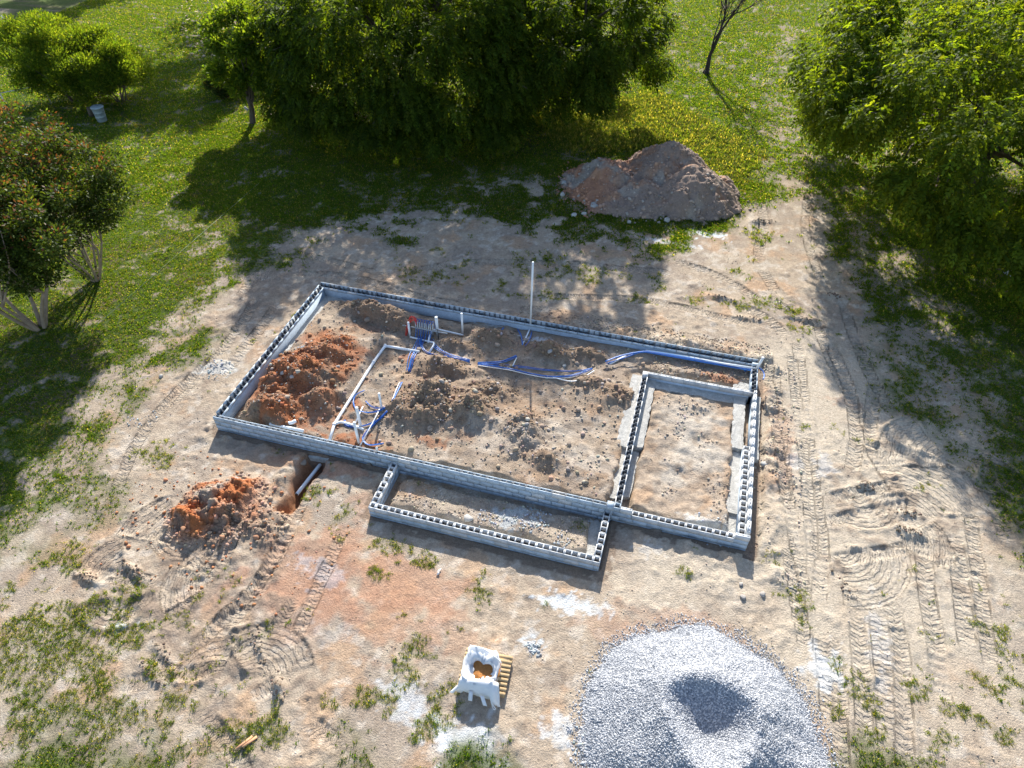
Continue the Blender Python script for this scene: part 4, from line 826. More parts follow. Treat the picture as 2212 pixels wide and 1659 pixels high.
# ------------------------------------------------------------------ gravel heap
GC = (16.33, -5.55)
def grav_h(x, y):
    xw = x + .22 * fbm(x, y, 1.4, 3, 211); yw = y + .22 * fbm(x, y, 1.4, 3, 212)
    h = cone(xw, yw, GC, 2.12, 2.82, 2.85, 0, 1.0)
    # hollow scooped out of the top, its near rim drawn to a point
    dx, dy = xw - 16.36, yw + 5.58; wd = .75 + .55 * np.clip(-dy, 0, 1.5)
    bowl = .80 + .62 * (dx * dx * wd + dy * dy * .85)
    k_ = .22; e_ = np.clip(.5 + .5 * (bowl - h) / k_, 0, 1); sm = bowl * (1 - e_) + h * e_ - k_ * e_ * (1 - e_)
    return sm - .03 + .10 * fbm(x, y, .9, 3, 213) + .03 * fbm(x, y, .3, 2, 214)
GRAVC = [(.28, .295, .325), (.36, .375, .405), (.45, .46, .485), (.20, .215, .245), (.53, .535, .55), (.31, .325, .355)]
gh = heapmesh('gravel_heap', GC[0], GC[1], 3.5, 3.5, grav_h, lambda x, y, h: np.zeros(x.shape + (3,)) + np.array((.30, .315, .34)), M['gravel'], .07)
tag(gh, 'heap of pale grey crushed gravel with a hollow scooped in its top', 'gravel heap')
pcs = []
for i in range(12):
    V = OCT[0] if i % 2 else ico()[0]; Fa = OCT[1] if i % 2 else ico()[1]
    V = V * (1 + rng.uniform(-.25, .25, (len(V), 1))) * rng.uniform(.6, 1.2, 3); pcs.append(piece('gravel_stone', mesh_np('gravel_stone', V, Fa, np.tile(np.array(GRAVC[i % 6]) * rng.uniform(.9, 1.1), (len(V), 1))), M['gravel']))
n = 190000; x = rng.uniform(GC[0] - 3.3, GC[0] + 3.3, n); y = rng.uniform(GC[1] - 3.2, GC[1] + 3.2, n); h = grav_h(x, y); k_ = (h > -.02 - .3 * rng.random(n) ** 5); x, y, h = x[k_], y[k_], h[k_]
z = np.maximum(lookup(H, x, y) + h, lookup(H, x, y)) + .004; s = .009 + .019 * rng.random(len(x)) ** 2
gp = obj('gravel_stones', points('gravel_stones', np.stack([x, y, z], 1), rng.uniform(0, 6.3, (len(x), 3)), np.repeat(s[:, None], 3, 1), rng.integers(0, 12, len(x))), None, gh)
instancer(gp, pcs, 'gravel'); tag(gp, kind='stuff')

# ------------------------------------------------------------------ grass
def tuft(kind, i):
    V, Fa, C = [], [], []; nb = (9, 12, 7)[kind]
    for b in range(nb):
        a = rng.uniform(0, 6.3); r0 = rng.uniform(0, (.07, .08, .05)[kind]); hgt = rng.uniform(.5, 1.) * (.06, .085, .05)[kind]; ln = rng.uniform(.2, 1.) * hgt * (1.0, 1.25, 1.2)[kind]; wd = rng.uniform(.006, .011) * (1.2, .9, 1.0)[kind]
        p = np.array([math.cos(a * 3) * r0, math.sin(a * 3) * r0, -.01]); d = np.array([math.cos(a), math.sin(a), 0]); sd_ = np.array([-d[1], d[0], 0])
        m_ = p + d * ln * .35 + np.array([0, 0, hgt * .7]); t = p + d * ln + np.array([0, 0, hgt]); k_ = len(V)
        V += [p - sd_ * wd, p + sd_ * wd, m_ + sd_ * wd * .8, m_ - sd_ * wd * .8, t, t]; Fa += [(k_, k_ + 1, k_ + 2, k_ + 3), (k_ + 3, k_ + 2, k_ + 4, k_ + 4)]
        base = np.array(((.062, .105, .012), (.085, .12, .024), (.17, .15, .055))[kind]) * rng.uniform(.85, 1.15) * (1 + rng.normal(0, .06, 3))
        if kind < 2 and rng.random() < (.16, .28)[kind]: base = np.array((.25, .22, .10))
        C += [base] * 6
    Ft = []
    for f_ in Fa:
        if f_[2] == f_[3] or f_[3] == f_[2]: pass
        Ft.append((f_[0], f_[1], f_[2])); 
        if f_[3] != f_[2]: Ft.append((f_[0], f_[2], f_[3]))
    return piece('grass_tuft', mesh_np('grass_tuft', V, Ft, np.array(C)), M['grass'])
tufts = [tuft(0, i) for i in range(6)] + [tuft(1, i) for i in range(6)] + [tuft(2, i) for i in range(4)]
PP, RR, SS, II = [], [], [], []
def grass_at(n, x0, x1, y0, y1, dens, lo, hi, s0, s1, zf=None):
    x = rng.uniform(x0, x1, n); y = rng.uniform(y0, y1, n)
    u, v, d = to_px(np.stack([x, y, 0 * x], 1)); k_ = (d > 0) & (u > -250) & (u < 2462) & (v > -150) & (v < 1800); x, y = x[k_], y[k_]
    g_ = dens(x, y); k_ = rng.random(len(x)) < g_; x, y = x[k_], y[k_]; m = len(x); s = rng.uniform(s0, s1, m)
    PP.append(np.stack([x, y, lookup(H, x, y)], 1)); RR.append(np.stack([rng.normal(0, .12, m), rng.normal(0, .12, m), rng.uniform(0, 6.3, m)], 1))
    SS.append(np.stack([s, s, s * rng.uniform(.7, 1.25, m)], 1)); II.append(np.where(rng.random(m) < .03 + .22 * sstep(.08, .4, fbm(x, y, 1.3, 3, 310)), rng.integers(12, 16, m), rng.integers(lo, hi, m)))
lawnd = green * np.clip(1.15 - dirt, 0, 1) ** .8 * (.55 + .45 * sstep(-.3, .15, n2)); weedd = weed * dirt * (~inside)
grass_at(330000, -14, 30, -12, 22, lambda x, y: lookup(lawnd, x, y), 0, 6, .65, 1.2)
grass_at(330000, -36, 38, 12, 58, lambda x, y: lookup(lawnd, x, y) * np.clip(1.3 - (y - 12) / 60, .3, 1), 0, 6, 1.1, 2.0)
grass_at(200000, -14, 29, -11, 12, lambda x, y: lookup(weedd, x, y) ** 1.3, 6, 12, .4, 1.0)
grass_at(14000, -10, 30, 12, 26, lambda x, y: lookup(weedd, x, y), 6, 12, .8, 1.7)
# the long unmown strip beside the soil heap
tall = poly_sd(X, Y, at2([(1150, 260), (1420, 200), (1640, 330), (1600, 400), (1420, 320), (1230, 330)]))
grass_at(40000, -2, 22, 20, 36, lambda x, y: sstep(-.6, .6, lookup(tall, x, y)) * lookup(lawnd, x, y), 6, 12, 1.6, 3.0)
gr = obj('grass', points('grass', np.vstack(PP), np.vstack(RR), np.vstack(SS), np.concatenate(II)))
instancer(gr, tufts, 'grass'); tag(gr, 'short green lawn grass and weeds growing through the soil', 'grass', kind='stuff')

# ------------------------------------------------------------------ trees and shrubs
def unit(v): return v / (np.linalg.norm(v, axis=-1, keepdims=True) + 1e-9)
def leaf_quads(P, A, Nn, L, Wd, C):
    S = unit(np.cross(A, Nn)); n = len(P); L = np.asarray(L)[:, None]; Wd = np.asarray(Wd)[:, None]
    V = np.stack([P, P + A * L * .45 + S * Wd, P + A * L, P + A * L * .45 - S * Wd], 1).reshape(-1, 3)
    return V, np.arange(n * 4).reshape(-1, 4), np.repeat(C, 4, 0)
def palette(n, cols, var=.18):
    c = np.array(cols)[rng.integers(0, len(cols), n)]; return c * rng.uniform(1 - var, 1 + var, (n, 1)) * (1 + rng.normal(0, .05, (n, 3)))
def spray_leaves(P, A, L, k_, lw, cols, droop=.35, tipcol=None):
    """compound leaves: k leaflets either side of an arching stalk"""
    n = len(P); up = np.array([0, 0, 1.]); S = unit(np.cross(A, up + rng.normal(0, .35, (n, 3)))); out = []
    base = palette(n, cols)
    for j in range(k_):
        t = .2 + .8 * (j // 2 + .5) / (k_ / 2); sgn = 1 if j % 2 else -1
        p = P + A * (t * L)[:, None] - up * (droop * t * t * L)[:, None]
        a = unit(S * sgn * .8 + A * .6 - up * (.25 + droop * t) + rng.normal(0, .15, (n, 3)))
        nn_ = unit(np.cross(A, S) + rng.normal(0, .35, (n, 3)))
        out.append((p, a, nn_, L * rng.uniform(.34, .5, n), lw * rng.uniform(.75, 1.2, n), base * rng.uniform(.85, 1.15, (n, 1))))
    return [np.concatenate(q) for q in zip(*out)]
def crown_mesh(name, parts):
    V, Fa, C = leaf_quads(*[np.concatenate(q) for q in zip(*parts)]); return mesh_np(name, V, Fa, np.clip(C, .004, 1))
def in_clumps(n, K, bias=.5):
    i = rng.choice(len(K), n, p=K[:, 3] ** 2 / (K[:, 3] ** 2).sum()); d = unit(rng.normal(size=(n, 3))); r = rng.random(n) ** bias
    d[:, 2] *= .75
    return K[i, :3] + d * (r * K[i, 3])[:, None], d, i
def ell_clumps(n, c, r, rc, zmin=0., inner=.62, flt=None):
    out = []
    while len(out) < n:
        d = unit(rng.normal(size=3)); q = np.array(c) + d * np.array(r) * rng.uniform(inner, 1.) ; rr = rng.uniform(*rc)
        if q[2] - rr * .4 < zmin or (flt and not flt(q)): continue
        out.append((*q, rr))
    return np.array(out)
def dome_clumps(n, c, r, ztop, rc, z0, flt=None):
    out_ = []
    while len(out_) < n:
        a = rng.uniform(0, 6.283); rho = rng.random() ** .42; zt_ = z0 + (ztop - z0) * math.sqrt(max(0, 1 - rho ** 2.6)); zl = z0 + 1.2 * (1 - rho) + rng.random() * .6
        z = zl + (zt_ - zl) * rng.random() ** .8; rr = rng.uniform(*rc); q = np.array([c[0] + r[0] * rho * math.cos(a), c[1] + r[1] * rho * math.sin(a), max(z, z0 + rr * .5)])
        if flt and not flt(q): continue
        out_.append((*q, rr))
    return np.array(out_)
def limbs(base, K, r0, hfork, n, m, name='trunk', kink=.5, parent=None, lean=(0, 0), sides=8, rlimb=.35):
    b = MB(); base = np.array(base); fk = base + np.array([lean[0], lean[1], hfork])
    b.tube(smooth([base + (0, 0, -.2), base + (0, 0, .15), base * .5 + fk * .5 + rng.normal(0, .06, 3), fk], 4), np.linspace(r0 * 1.25, r0 * .8, 13), sides)
    for q in K[rng.choice(len(K), min(n, len(K)), replace=False)]:
        e = q[:3]; s0 = fk - np.array([0, 0, rng.uniform(0, hfork * .3)]); L_ = np.linalg.norm(e - s0)
        mid = s0 * .5 + e * .5 + np.array([0, 0, .12 * L_]) + rng.normal(0, .07 * L_, 3); path = smooth([s0, s0 * .72 + mid * .28 + rng.normal(0, .04 * L_, 3), mid, e], 4)
        ra = r0 * rlimb * rng.uniform(.6, 1.2); b.tube(path, np.linspace(ra, ra * .18, len(path)), 6)
        for _ in range(2):
            e2 = e + rng.normal(0, q[3] * .7, 3); i = rng.integers(len(path) // 2, len(path) - 2); b.tube(smooth([path[i], path[i] * .5 + e2 * .5 + rng.normal(0, .1, 3), e2], 3), np.linspace(ra * .3, ra * .1, 7), 5)
    return b.build(name, m, parent, True)
PECAN = [(.040, .068, .007), (.052, .086, .009), (.030, .053, .006), (.078, .115, .014)]
def pecan(label, base, c, r, n_low, n_high, zsplit, nk, rc=(.8, 1.5), zmin=1.2, flt=None, r0=.35, group='tall leafy trees', cols=PECAN, L0=(.34, .55), skirt=None, shade_clumps=None):
    t = thing('pecan_tree', label, 'tree', (0, 0, 0), 0, group); K = dome_clumps(nk, c, r[:2], c[2] + r[2], rc, zmin, flt)
    if shade_clumps: K = np.vstack([K, shade_clumps])
    if skirt:
        a = rng.uniform(*skirt[1], skirt[0]); q = rng.uniform(.86, 1.03, skirt[0]); K = np.vstack([K, np.stack([c[0] + r[0] * q * np.cos(a), c[1] + r[1] * q * np.sin(a), zmin + .5 + rng.random(skirt[0]) ** 1.3 * 5, rng.uniform(.55, 1.0, skirt[0])], 1)])
    if flt: K = np.array([q for q in K if flt(q)])
    lo = K[K[:, 2] < zsplit]; hi = K[K[:, 2] >= zsplit]; parts = []
    P, d, i = in_clumps(n_low, lo, .45); o = unit(P - np.array(c)); A = unit(d * .7 + o * .7 + rng.normal(0, .35, (n_low, 3)) + np.array([0, 0, -.15]))
    parts.append(spray_leaves(P, A, rng.uniform(*L0, n_low), 7, .05, cols, .45))
    P, d, i = in_clumps(n_high, hi, .6); A = unit(rng.normal(size=(n_high, 3)) * (1, 1, .5))
    parts.append([P, A, unit(rng.normal(size=(n_high, 3)) + (0, 0, .8)), rng.uniform(.3, .5, n_high), rng.uniform(.09, .15, n_high), palette(n_high, cols)])
    obj('crown', crown_mesh('crown', parts), M['leaf'], t)
    limbs(base, K, r0, c[2] * .45, 26, M['bark'], 'trunk', parent=t, rlimb=.4); return t
pecan('huge drooping leafy tree above the shaded lawn, top centre', (-3.2, 26, 0), (-2.4, 25.3, 7.6), (8.2, 7.0, 4.9), 30000, 7000, 7.8, 200, rc=(.7, 1.25), zmin=1.1, skirt=(80, (3.85, 6.1)), shade_clumps=[(3.8, 24.5, 11.5, 1.6), (4.5, 23.5, 10.5, 1.5), (5.0, 24.5, 11.5, 1.4)])  # last clumps are out of view, added to shade the tall pipe
pecan('dark leafy tree with bare limb left of the leafless tree', (5.4, 28.6, 0), (5.9, 27.0, 6.6), (4.9, 4.9, 5.4), 11000, 3000, 7.4, 78, rc=(.6, 1.05), zmin=2.0, r0=.3, skirt=(16, (3.6, 5.6)))
def right_edge(q):
    # keeps the crown off the track: its outline runs from upper left down to the right
    u, v, d = to_px(np.array(q[:3])); return u - 1100 / d > np.interp(v, [-300, 0, 130, 250, 320, 400, 460, 540, 620], [1620, 1650, 1690, 1740, 1800, 1870, 1950, 2060, 2200])
pecan('broad leafy tree filling the top right corner', (26.8, 23.5, 0), (26.4, 21.6, 6.6), (9.6, 8.4, 4.9), 28500, 4000, 10.0, 220, rc=(.65, 1.2), zmin=1.2, skirt=(110, (2.6, 5.4)), flt=right_edge, cols=[(.056, .09, .009), (.075, .115, .012), (.042, .07, .008), (.11, .155, .019)])
pecan('tree whose trunk shows at the top edge above fallen leaves', (-22.4, 42.8, 0), (-21.4, 41.6, 8.5), (5.6, 5.2, 4.6), 1500, 9000, 9, 60, zmin=5.2)
pecan('tree shading the far top left corner of the lawn', (-41, 52, 0), (-41, 50, 7.), (6.5, 5.5, 5.0), 600, 6000, 8, 50, zmin=3.)

def broad(name, label, base, K, n, cols, L0, lw, mat_, r0, hf, nl, bark, group=None, tips=None, lean=(0, 0), stems=1, cat='tree', spread=.5, trunkname='trunk', upright=.2):
    t = thing(name, label, cat, (0, 0, 0), 0, group); P, d, i = in_clumps(n, K, .45); c = K[:, :3].mean(0)
    A = unit(d + rng.normal(0, .55, (n, 3)) + np.array([0, 0, upright])); Nn = unit(rng.normal(size=(n, 3)) + np.array([0, 0, .9])); C = palette(n, cols)
    if tips is not None:
        zt_ = (P[:, 2] - K[i, 2]) / K[i, 3]; top = np.clip((P[:, 2] - c[2]) / 2.2, -1, 1); k_ = rng.random(n) < np.clip(.22 * zt_ + .22 * top + .0, 0, .5); C[k_] = palette(k_.sum(), tips)
    obj('crown', crown_mesh('crown', [[P, A, Nn, rng.uniform(*L0, n), lw * rng.uniform(.7, 1.2, n), C]]), M[mat_], t)
    if stems == 1: limbs(base, K, r0, hf, nl, M[bark], trunkname, parent=t, lean=lean)
    else:
        for s_ in range(stems):
            a = s_ * 6.283 / stems + rng.uniform(-.3, .3); b0 = np.array(base) + (math.cos(a) * r0 * 1.5, math.sin(a) * r0 * 1.5, -.1); b = MB()
            tgt = K[rng.choice(len(K), 4, replace=False), :3]; f0 = b0 + np.array([math.cos(a) * spread, math.sin(a) * spread, hf])
            path = smooth([b0, b0 * .5 + f0 * .5 + rng.normal(0, .06, 3), f0], 5); b.tube(path, np.linspace(r0, r0 * .65, len(path)), 7)
            for q in tgt:
                q = q * .6 + (f0 + (math.cos(a) * 1., math.sin(a) * 1., 1.5)) * .4; p2 = smooth([f0, f0 * .5 + q * .5 + rng.normal(0, .12, 3), q], 4); b.tube(p2, np.linspace(r0 * .55, r0 * .15, len(p2)), 5)
            b.build('stem', M[bark], t, True)
    return t
CR = [(.042, .07, .012), (.06, .10, .015), (.032, .052, .012), (.10, .14, .024)]; TIP = [(.15, .055, .03), (.12, .05, .03), (.17, .09, .035)]
b1, b2 = at(208, 605), at(88, 708)
K = ell_clumps(130, (b1[0] - .05, b1[1], 4.2), (3.1, 3.0, 2.9), (.38, .66), 1.35, .3, lambda q: math.hypot(q[0] - b1[0], q[1] - b1[1]) < (q[2] - .5) * .95)
K = np.vstack([K, [(b1[0], b1[1] - .1, .5, .35), (b1[0] - .15, b1[1] - .2, .9, .3)]])
broad('crape_myrtle', 'many stemmed crape myrtle with reddish tips, farther of the two', b1, K, 44000, CR, (.10, .165), .036, 'leaf2', .055, 1.7, 0, 'bark_p', 'crape myrtles at the left edge', TIP, stems=8, spread=.75)
K = ell_clumps(105, (b2[0] - .1, b2[1] + .2, 4.2), (3.2, 2.8, 2.6), (.38, .66), 1.6, .3, lambda q: math.hypot(q[0] - b2[0], q[1] - b2[1]) < (q[2] - .7) * .95)
broad('crape_myrtle', 'crape myrtle with bare pale stems, nearer of the two, cut by frame', b2, K, 38000, CR, (.10, .165), .036, 'leaf2', .085, 1.9, 0, 'bark_p', 'crape myrtles at the left edge', TIP, stems=6, spread=.9)
SH = [(.055, .095, .014), (.075, .12, .018), (.04, .075, .012), (.115, .155, .026)]
b3 = at(262, 222); K = np.vstack([ell_clumps(80, (b3[0] - .3, b3[1] - .1, 2.1), (2.7, 2.4, 2.0), (.4, .75), .3, .4)])
broad('round_shrub', 'rounded bright green shrub behind the metal can', b3, K, 34000, SH, (.11, .21), .034, 'leaf', .05, .9, 0, 'bark', 'round shrubs by the fence', stems=6, cat='shrub', upright=.9)
b4 = at(165, 222); K = np.vstack([ell_clumps(95, (b4[0] - .7, b4[1] + .2, 2.5), (3.2, 2.6, 2.3), (.45, .8), .35, .4)])
broad('round_shrub', 'wide bright green shrub nearest the chain link fence', b4, K, 38000, SH, (.11, .21), .034, 'leaf', .06, 1.0, 0, 'bark', 'round shrubs by the fence', stems=6, cat='shrub', upright=.9)
b5 = at(547, 266); K = ell_clumps(46, (b5[0] + .25, b5[1] + .3, 4.0), (2.0, 1.9, 2.3), (.35, .65), 1.7, .4)
st = broad('small_tree', 'small leafy tree with short forked trunk beside the huge tree', b5, K, 15000, [(.06, .105, .014), (.08, .13, .02), (.045, .08, .012), (.12, .17, .028)], (.16, .28), .06, 'leaf', .16, 1.5, 14, 'bark', lean=(.1, .05))
MB().tube([b5 + (-.06, -.05, .75), b5 + (-.24, -.1, .95)], .075, 8).build('cut_limb', M['footing'], st)
b6 = at(485, 205); K = ell_clumps(26, (b6[0], b6[1] + .3, .7), (1.7, 1.3, .8), (.3, .5), .2, .3)
broad('dark_bush', 'low dark bush under the small leafy tree', b6, K, 9000, [(.03, .055, .02), (.05, .045, .02), (.025, .05, .015)], (.10, .2), .035, 'leaf', .03, .4, 0, 'bark', stems=4, cat='bush')
# leafless tree
def bare_tree(base):
    t = thing('bare_tree', 'leafless tree with fine upright branches on the sunny lawn', 'tree', (0, 0, 0)); tr_, tw = MB(), MB()
    def grow(p, d, L_, r, lv):
        n = 4; P = [p]; dd = d
        for i in range(n): dd = unit(dd + rng.normal(0, .04 if lv < 2 else .10, 3) + np.array([0, 0, .05])); P.append(P[-1] + dd * L_ / n)
        (tr_ if lv < 2 else tw).tube(P, np.linspace(r, r * .62, n + 1), 7 if lv < 2 else 4, cap=False)
        if lv >= 5: return
        for i in range(3 if lv in (0, 2, 3) else 2):
            a = rng.uniform(0, 6.3); tl_ = rng.uniform(.25, .6) if lv else rng.uniform(.2, .38)
            e1 = unit(np.cross(dd, (.3, .9, .1))); e2 = np.cross(dd, e1); nd = unit(dd * math.cos(tl_) + (e1 * math.cos(a) + e2 * math.sin(a)) * math.sin(tl_) + np.array([0, 0, .08]))
            grow(P[-1] if i < 2 else P[-2], nd, L_ * (rng.uniform(1.0, 1.35) if lv < 1 else rng.uniform(.7, .95)), r * (.62 if i < 2 else .45), lv + 1)
    grow(np.array(base) - (0, 0, .1), np.array([.03, 0, 1.]), 1.25, .18, 0)
    for a in (1, 2.6, 4.4, 5.7): tr_.tube([np.array(base) + (0, 0, .3), np.array(base) + (.3 * math.cos(a), .3 * math.sin(a), -.05)], [.12, .05], 6)
    tr_.build('trunk', M['bark_d'], t, True); tw.build('twigs', M['bark_d'], t)
bare_tree(at(1525, 160))

# ------------------------------------------------------------------ pallet and bulk bag
pc = np.array([11.02, -5.40]); pz = hz(*pc) - .0; prz = R(4)
pal = thing('wooden_pallet', 'weathered wooden pallet under the white bulk bag', 'pallet', (pc[0], pc[1], pz), prz)
for x in (-.56, 0, .56): MB().box(x - .022, x + .022, -.5, .5, .02, .115).build('stringer', M['wood'], pal)
for i, y in enumerate(np.linspace(-.455, .455, 9)):
    o = MB().box(-.60, .60, -.042, .042, 0, .02).build('deck_board', M['wood'], pal); o.location = (rng.uniform(-.01, .01), y, .116); o.rotation_euler = (0, 0, rng.uniform(-.01, .01))
for y in (-.44, 0, .44): MB().box(-.60, .60, y - .045, y + .045, -.002, .018).build('bottom_board', M['wood'], pal)
nA, cx0, cy0 = 34, -.09, -.06
an = np.linspace(0, 2 * math.pi, nA, endpoint=False)
def sq(a, hw, hl, p=3.2): return np.stack([np.cos(a) / (np.abs(np.cos(a)) ** p + np.abs(np.sin(a)) ** p) ** (1 / p) * hw, np.sin(a) / (np.abs(np.cos(a)) ** p + np.abs(np.sin(a)) ** p) ** (1 / p) * hl], -1)
wr_ = .012 * np.sin(an * 7 + 1) + .02 * np.sin(an * 3 + .4) + rng.uniform(-.022, .022, nA)
bk = np.clip(np.sin(an), 0, 1) ** 1.2; ft = np.clip(-np.sin(an), 0, 1) ** 1.2
rings = []
for f_, z_ in ((.90, .14), (1.02, .20), (1.06, .31), (1.0, .42)): q = sq(an, .44, .44) * f_ * (1 + wr_[:, None] * .6); rings.append(np.column_stack([q, np.full(nA, z_) + wr_ * .1]))
cp = np.clip(np.cos(4 * (an - math.pi / 4)), 0, 1) ** 3; crest = .47 + .16 * bk - .03 * ft + wr_ * .7 + .10 * cp; q = sq(an, .42, .42) * (.95 + wr_ * 1.5 + .14 * cp)[:, None]; rings.append(np.column_stack([q[:, 0], q[:, 1] - .0 * bk, crest]))
q = sq(an, .40, .40) * (.86 - .10 * bk + .18 * ft + wr_ * 2)[:, None]; rings.append(np.column_stack([q[:, 0], q[:, 1], crest - .015 + rng.uniform(-.02, .02, nA)]))
lipx = np.where(an % (math.pi) < 1.5, 1., .8)
q = sq(an, .36, .36) * (.66 - .05 * bk + .12 * np.cos(an * 2) + .16 * np.sin(an * 3 + .6) - .1 * np.abs(np.cos(an)) + wr_ * 2.5)[:, None]; rings.append(np.column_stack([q[:, 0] + .03, q[:, 1] - .06, .50 + .12 * bk - .05 * ft + .05 * np.sin(an * 3)]))
q = sq(an, .34, .34) * (.64 + .1 * np.sin(an * 3 + .6))[:, None]; rings.append(np.column_stack([q[:, 0] + .04, q[:, 1] - .07, np.full(nA, .40)]))
Vb = np.vstack(rings) + (cx0, cy0, 0); nr = len(rings)
Fb = np.array([(r_ * nA + i, r_ * nA + (i + 1) % nA, (r_ + 1) * nA + (i + 1) % nA, (r_ + 1) * nA + i) for r_ in range(nr - 1) for i in range(nA)])
bagr = thing('bulk_bag', 'open white woven bulk bag slumped on the wooden pallet', 'bag', (pc[0], pc[1], pz), prz)
Vb[nA:-nA] += rng.normal(0, .008, (len(Vb) - 2 * nA, 3)); bo = obj('bag_body', mesh_np('bag_body', Vb, Fb, None, False), M['bag'], bagr)
def sheet(name, rows, parent, m='bag'):
    G_ = np.array(rows, float); a, b_ = G_.shape[:2]; i = np.arange(a * b_).reshape(a, b_); Fa = np.stack([i[:-1, :-1], i[:-1, 1:], i[1:, 1:], i[1:, :-1]], -1).reshape(-1, 4)
    o = obj(name, mesh_np(name, G_.reshape(-1, 3), Fa, None, True), M[m], parent); md = o.modifiers.new('th', 'SOLIDIFY'); md.thickness = .008; return o
# front flap folded over the edge, side cloth, straps
xx = np.linspace(-.5, .42, 15); rows = []
for k_, (y_, z_) in enumerate(((-.40, .47), (-.48, .50), (-.57, .43), (-.63, .32), (-.66, .22))):
    rows.append([(x_ + .04 * k_ * math.sin(x_ * 5), y_ + .02 * math.sin(x_ * 6 + k_) - (.10 if (k_ > 2 and x_ > .2) else 0) + cy0 + .1, z_ + .025 * math.sin(x_ * 5 + 1 + k_ * .5) - (.04 * k_ * (abs(x_) > .3) + .035 * k_ * (x_ + .5))) for x_ in xx])
sheet('front_flap', rows, bagr)
rows = [[(-.36 + .02 * u_ + .60 * v_, .36 - .20 * u_ - .12 * v_ * u_, .69 - .10 * u_ + .02 * math.sin(v_ * 4 + u_ * 2) - .06 * v_) for v_ in np.linspace(0, 1, 12)] for u_ in np.linspace(0, 1, 8)]
sheet('top_flap', [[(x_ - .08, y_ - .02, z_ - .02) for x_, y_, z_ in r_] for r_ in rows], bagr)
for x_, y_, dx_, L_ in ((-.50, -.52, -.18, .20), (-.20, -.61, .02, .20), (.08, -.66, .12, .16)):
    sheet('strap', [[(x_ + dx_ * k_ / 4 + w_, y_ - .045 * k_, .30 - L_ * .6 * k_ / 4) for w_ in (-.05, .05)] for k_ in range(5)], bagr)
MB().tube(smooth([(.28, -.64, .30), (.34, -.74, .18), (.44, -.80, .06), (.40, -.82, .05), (.32, -.72, .16), (.27, -.62, .28)], 5), .011, 6).build('strap_loop', M['bag'], bagr)
MB().tube(smooth([(-.46, .36, .60), (-.1, .28, .74), (.25, .14, .70), (.36, .1, .58)], 5), .014, 6).build('strap_loop', M['bag'], bagr)
q = sq(an[::3], .40, .40); V = [(0.02, -.08, .455)] + [(x_ * .55 + .02, y_ * .55 - .08, .45 + rng.uniform(-.015, .015)) for x_, y_ in q] + [(x_ * .98, y_ * .98 - .06, .38) for x_, y_ in q]; nq = len(q)
me = bpy.data.meshes.new('sand_fill'); me.from_pydata(V, [], [(0, 1 + i, 1 + (i + 1) % nq) for i in range(nq)] + [(1 + i, 1 + nq + i, 1 + nq + (i + 1) % nq, 1 + (i + 1) % nq) for i in range(nq)])
sf = obj('sand_fill', me, M['sand']); sf.location = (pc[0], pc[1], pz); sf.rotation_euler = (0, 0, prz); tag(sf, 'orange brown sand showing in the mouth of the white bag', 'sand')

# ------------------------------------------------------------------ small things
cb = at(222, 262); cn = thing('metal_can', 'grey galvanised metal can with lid below the round shrubs', 'can', (cb[0], cb[1], hz(cb[0], cb[1])))
b = MB(); b.tube([(0, 0, z_) for z_ in (0, .03, .25, .27, .29, .5, .52, .54, .76, .78)], [.26, .265, .28, .295, .285, .30, .315, .305, .325, .335], 20); b.build('body', M['can'], cn, True)
ld = MB().tube([(0, 0, z_) for z_ in (.775, .82, .85, .88)], [.36, .36, .30, .08], 20).build('lid', M['can'], cn, True); MB().tube(smooth([(-.07, 0, .87), (-.05, 0, .94), (.05, 0, .94), (.07, 0, .87)], 4), .012, 6).build('handle', M['dark'], ld)
for s_ in (-1, 1): MB().tube(smooth([(s_ * .315, -.07, .62), (s_ * .37, -.06, .60), (s_ * .37, .06, .60), (s_ * .315, .07, .62)], 4), .01, 6).build('handle', M['dark'], cn)
sb = at(199, 252); tag(MB().tube([(sb[0], sb[1], -.05), (sb[0] + .02, sb[1], .28), (sb[0] + .03, sb[1], .55)], [.16, .14, .13], 9).build('tree_stump', M['bark']), 'short brown stump beside the metal can', 'stump')
def fence(pts, label, h=1.15):
    t = thing('chain_link_fence', label, 'fence'); pts = [np.array([p[0], p[1], hz(p[0], p[1])]) for p in pts]
    for p in pts: MB().tube([p + (0, 0, -.1), p + (0, 0, h + .05)], .03, 8).build('post', M['steel'], t)
    for a, c in zip(pts[:-1], pts[1:]):
        MB().tube([a + (0, 0, h), c + (0, 0, h)], .022, 8).build('top_rail', M['steel'], t); b_ = MB(); L_ = np.linalg.norm(c - a); n_ = int(L_ / .14)
        for i in range(-8, n_):
            for sg in (1, -1):
                u0 = i * .14 / L_; u1 = u0 + h / L_
                if sg < 0: u0, u1 = u1, u0
                z0_, z1_ = .03, h
                if min(u0, u1) < 0 or max(u0, u1) > 1: continue
                b_.tube([a + (c - a) * u0 + (0, 0, z0_), a + (c - a) * u1 + (0, 0, z1_)], .0035, 3, cap=False)
        tag(b_.build('wire_mesh', M['steel'], t), kind='stuff')
f1, f2 = at(22.6, 247), at(113, 228); dv = (f2 - f1)[:2]
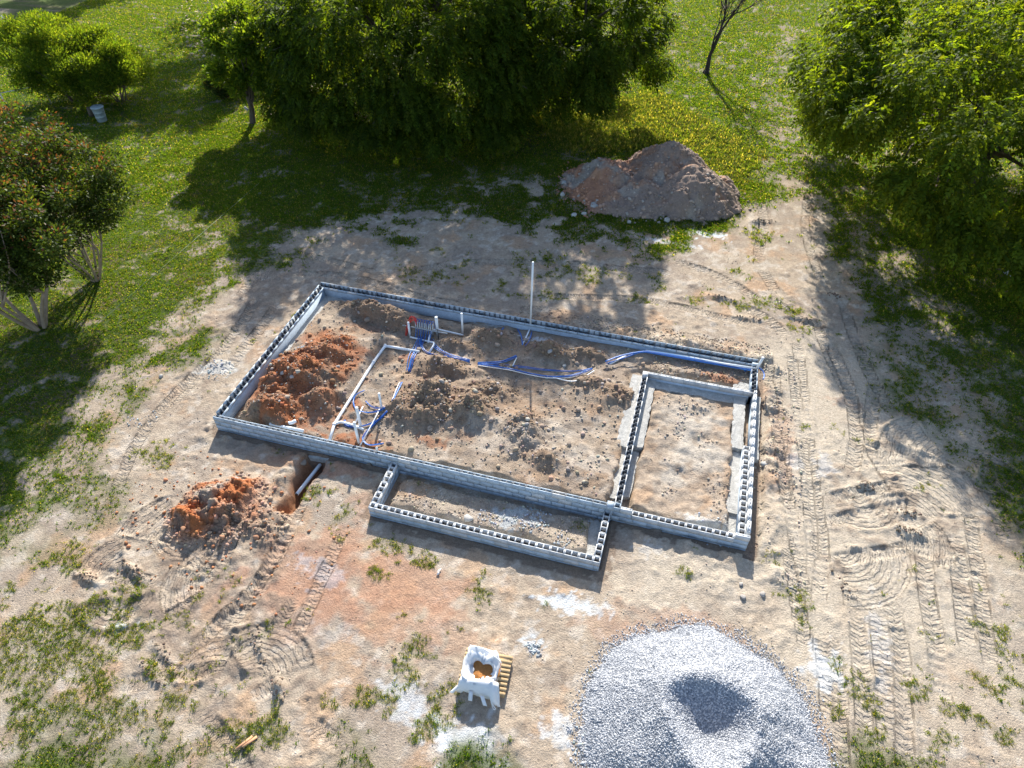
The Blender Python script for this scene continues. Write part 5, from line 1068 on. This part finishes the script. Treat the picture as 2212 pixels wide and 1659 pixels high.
fence([f1[:2] - dv, f1[:2], f2[:2], f2[:2] + dv * .9], 'grey chain link fence beside the round shrubs')
f3 = at(24, 78); fence([f3[:2] + (-6, -1.2), f3[:2] + (-3, -.6), f3[:2]], 'grey chain link fence at the far left edge')
# string line pegged across the lawn
sA, sB = on(205, 705, .05, 0.), on(560, 395, .05, 0.)
tag(MB().tube([sA, sA * .5 + sB * .5 + (0, 0, -.01), sB], .005, 5).build('string_line', mat('pale_string', (.42, .45, .36), .7)), 'thin pale string line stretched across the left lawn', 'string')
for (x, y, L_, r_) in ((528, 1605, .42, 1.05), (540, 1603, .36, 1.0)):
    p = on(x, y, .02); o = MB().box(-L_ / 2, L_ / 2, -.03, .03, 0, .025).build('plank', M['plank']); o.location = p; o.rotation_euler = (0, .05, r_)
    tag(o, 'short raw timber offcut lying in the weeds, ' + ('longer of the pair' if L_ > .4 else 'shorter of the pair'), 'plank')
p = on(944, 1242, .02); tag(MB().tube([p, p + (.03, .06, .03), p + (.0, .12, .02), p + (.05, .2, .02)], [.02, .03, .025, .015], 6).build('plastic_strip', M['bag']), 'white plastic strip caught in weeds on the red soil', 'scrap')
p = at(741, 186, 3.2); tag(MB().tube([p + (0, 0, .9), p + (.02, 0, .3), p + (.05, 0, -.1)], [.05, .06, .03], 6).build('hanging_strip', M['pvc']), 'thin white strip hanging among leaves of the huge tree', 'strip')
# fallen leaves on the far shaded lawn
n = 520; u_ = rng.uniform(395, 660, n); v_ = rng.uniform(2, 130, n); P = np.array([at(a, b_) for a, b_ in zip(u_, v_)]); P[:, 2] = lookup(H, P[:, 0], P[:, 1]) + .12
V, Fa, C = leaf_quads(P, unit(rng.normal(size=(n, 3)) * (1, 1, .25)), unit(rng.normal(size=(n, 3)) * .4 + (0, 0, 1)), rng.uniform(.14, .34, n), rng.uniform(.05, .11, n), np.ones((n, 3)))
tag(obj('fallen_leaves', mesh_np('fallen_leaves', V, Fa), M['deadleaf']), 'dry fallen leaves scattered on the far shaded lawn', 'leaves', kind='stuff')
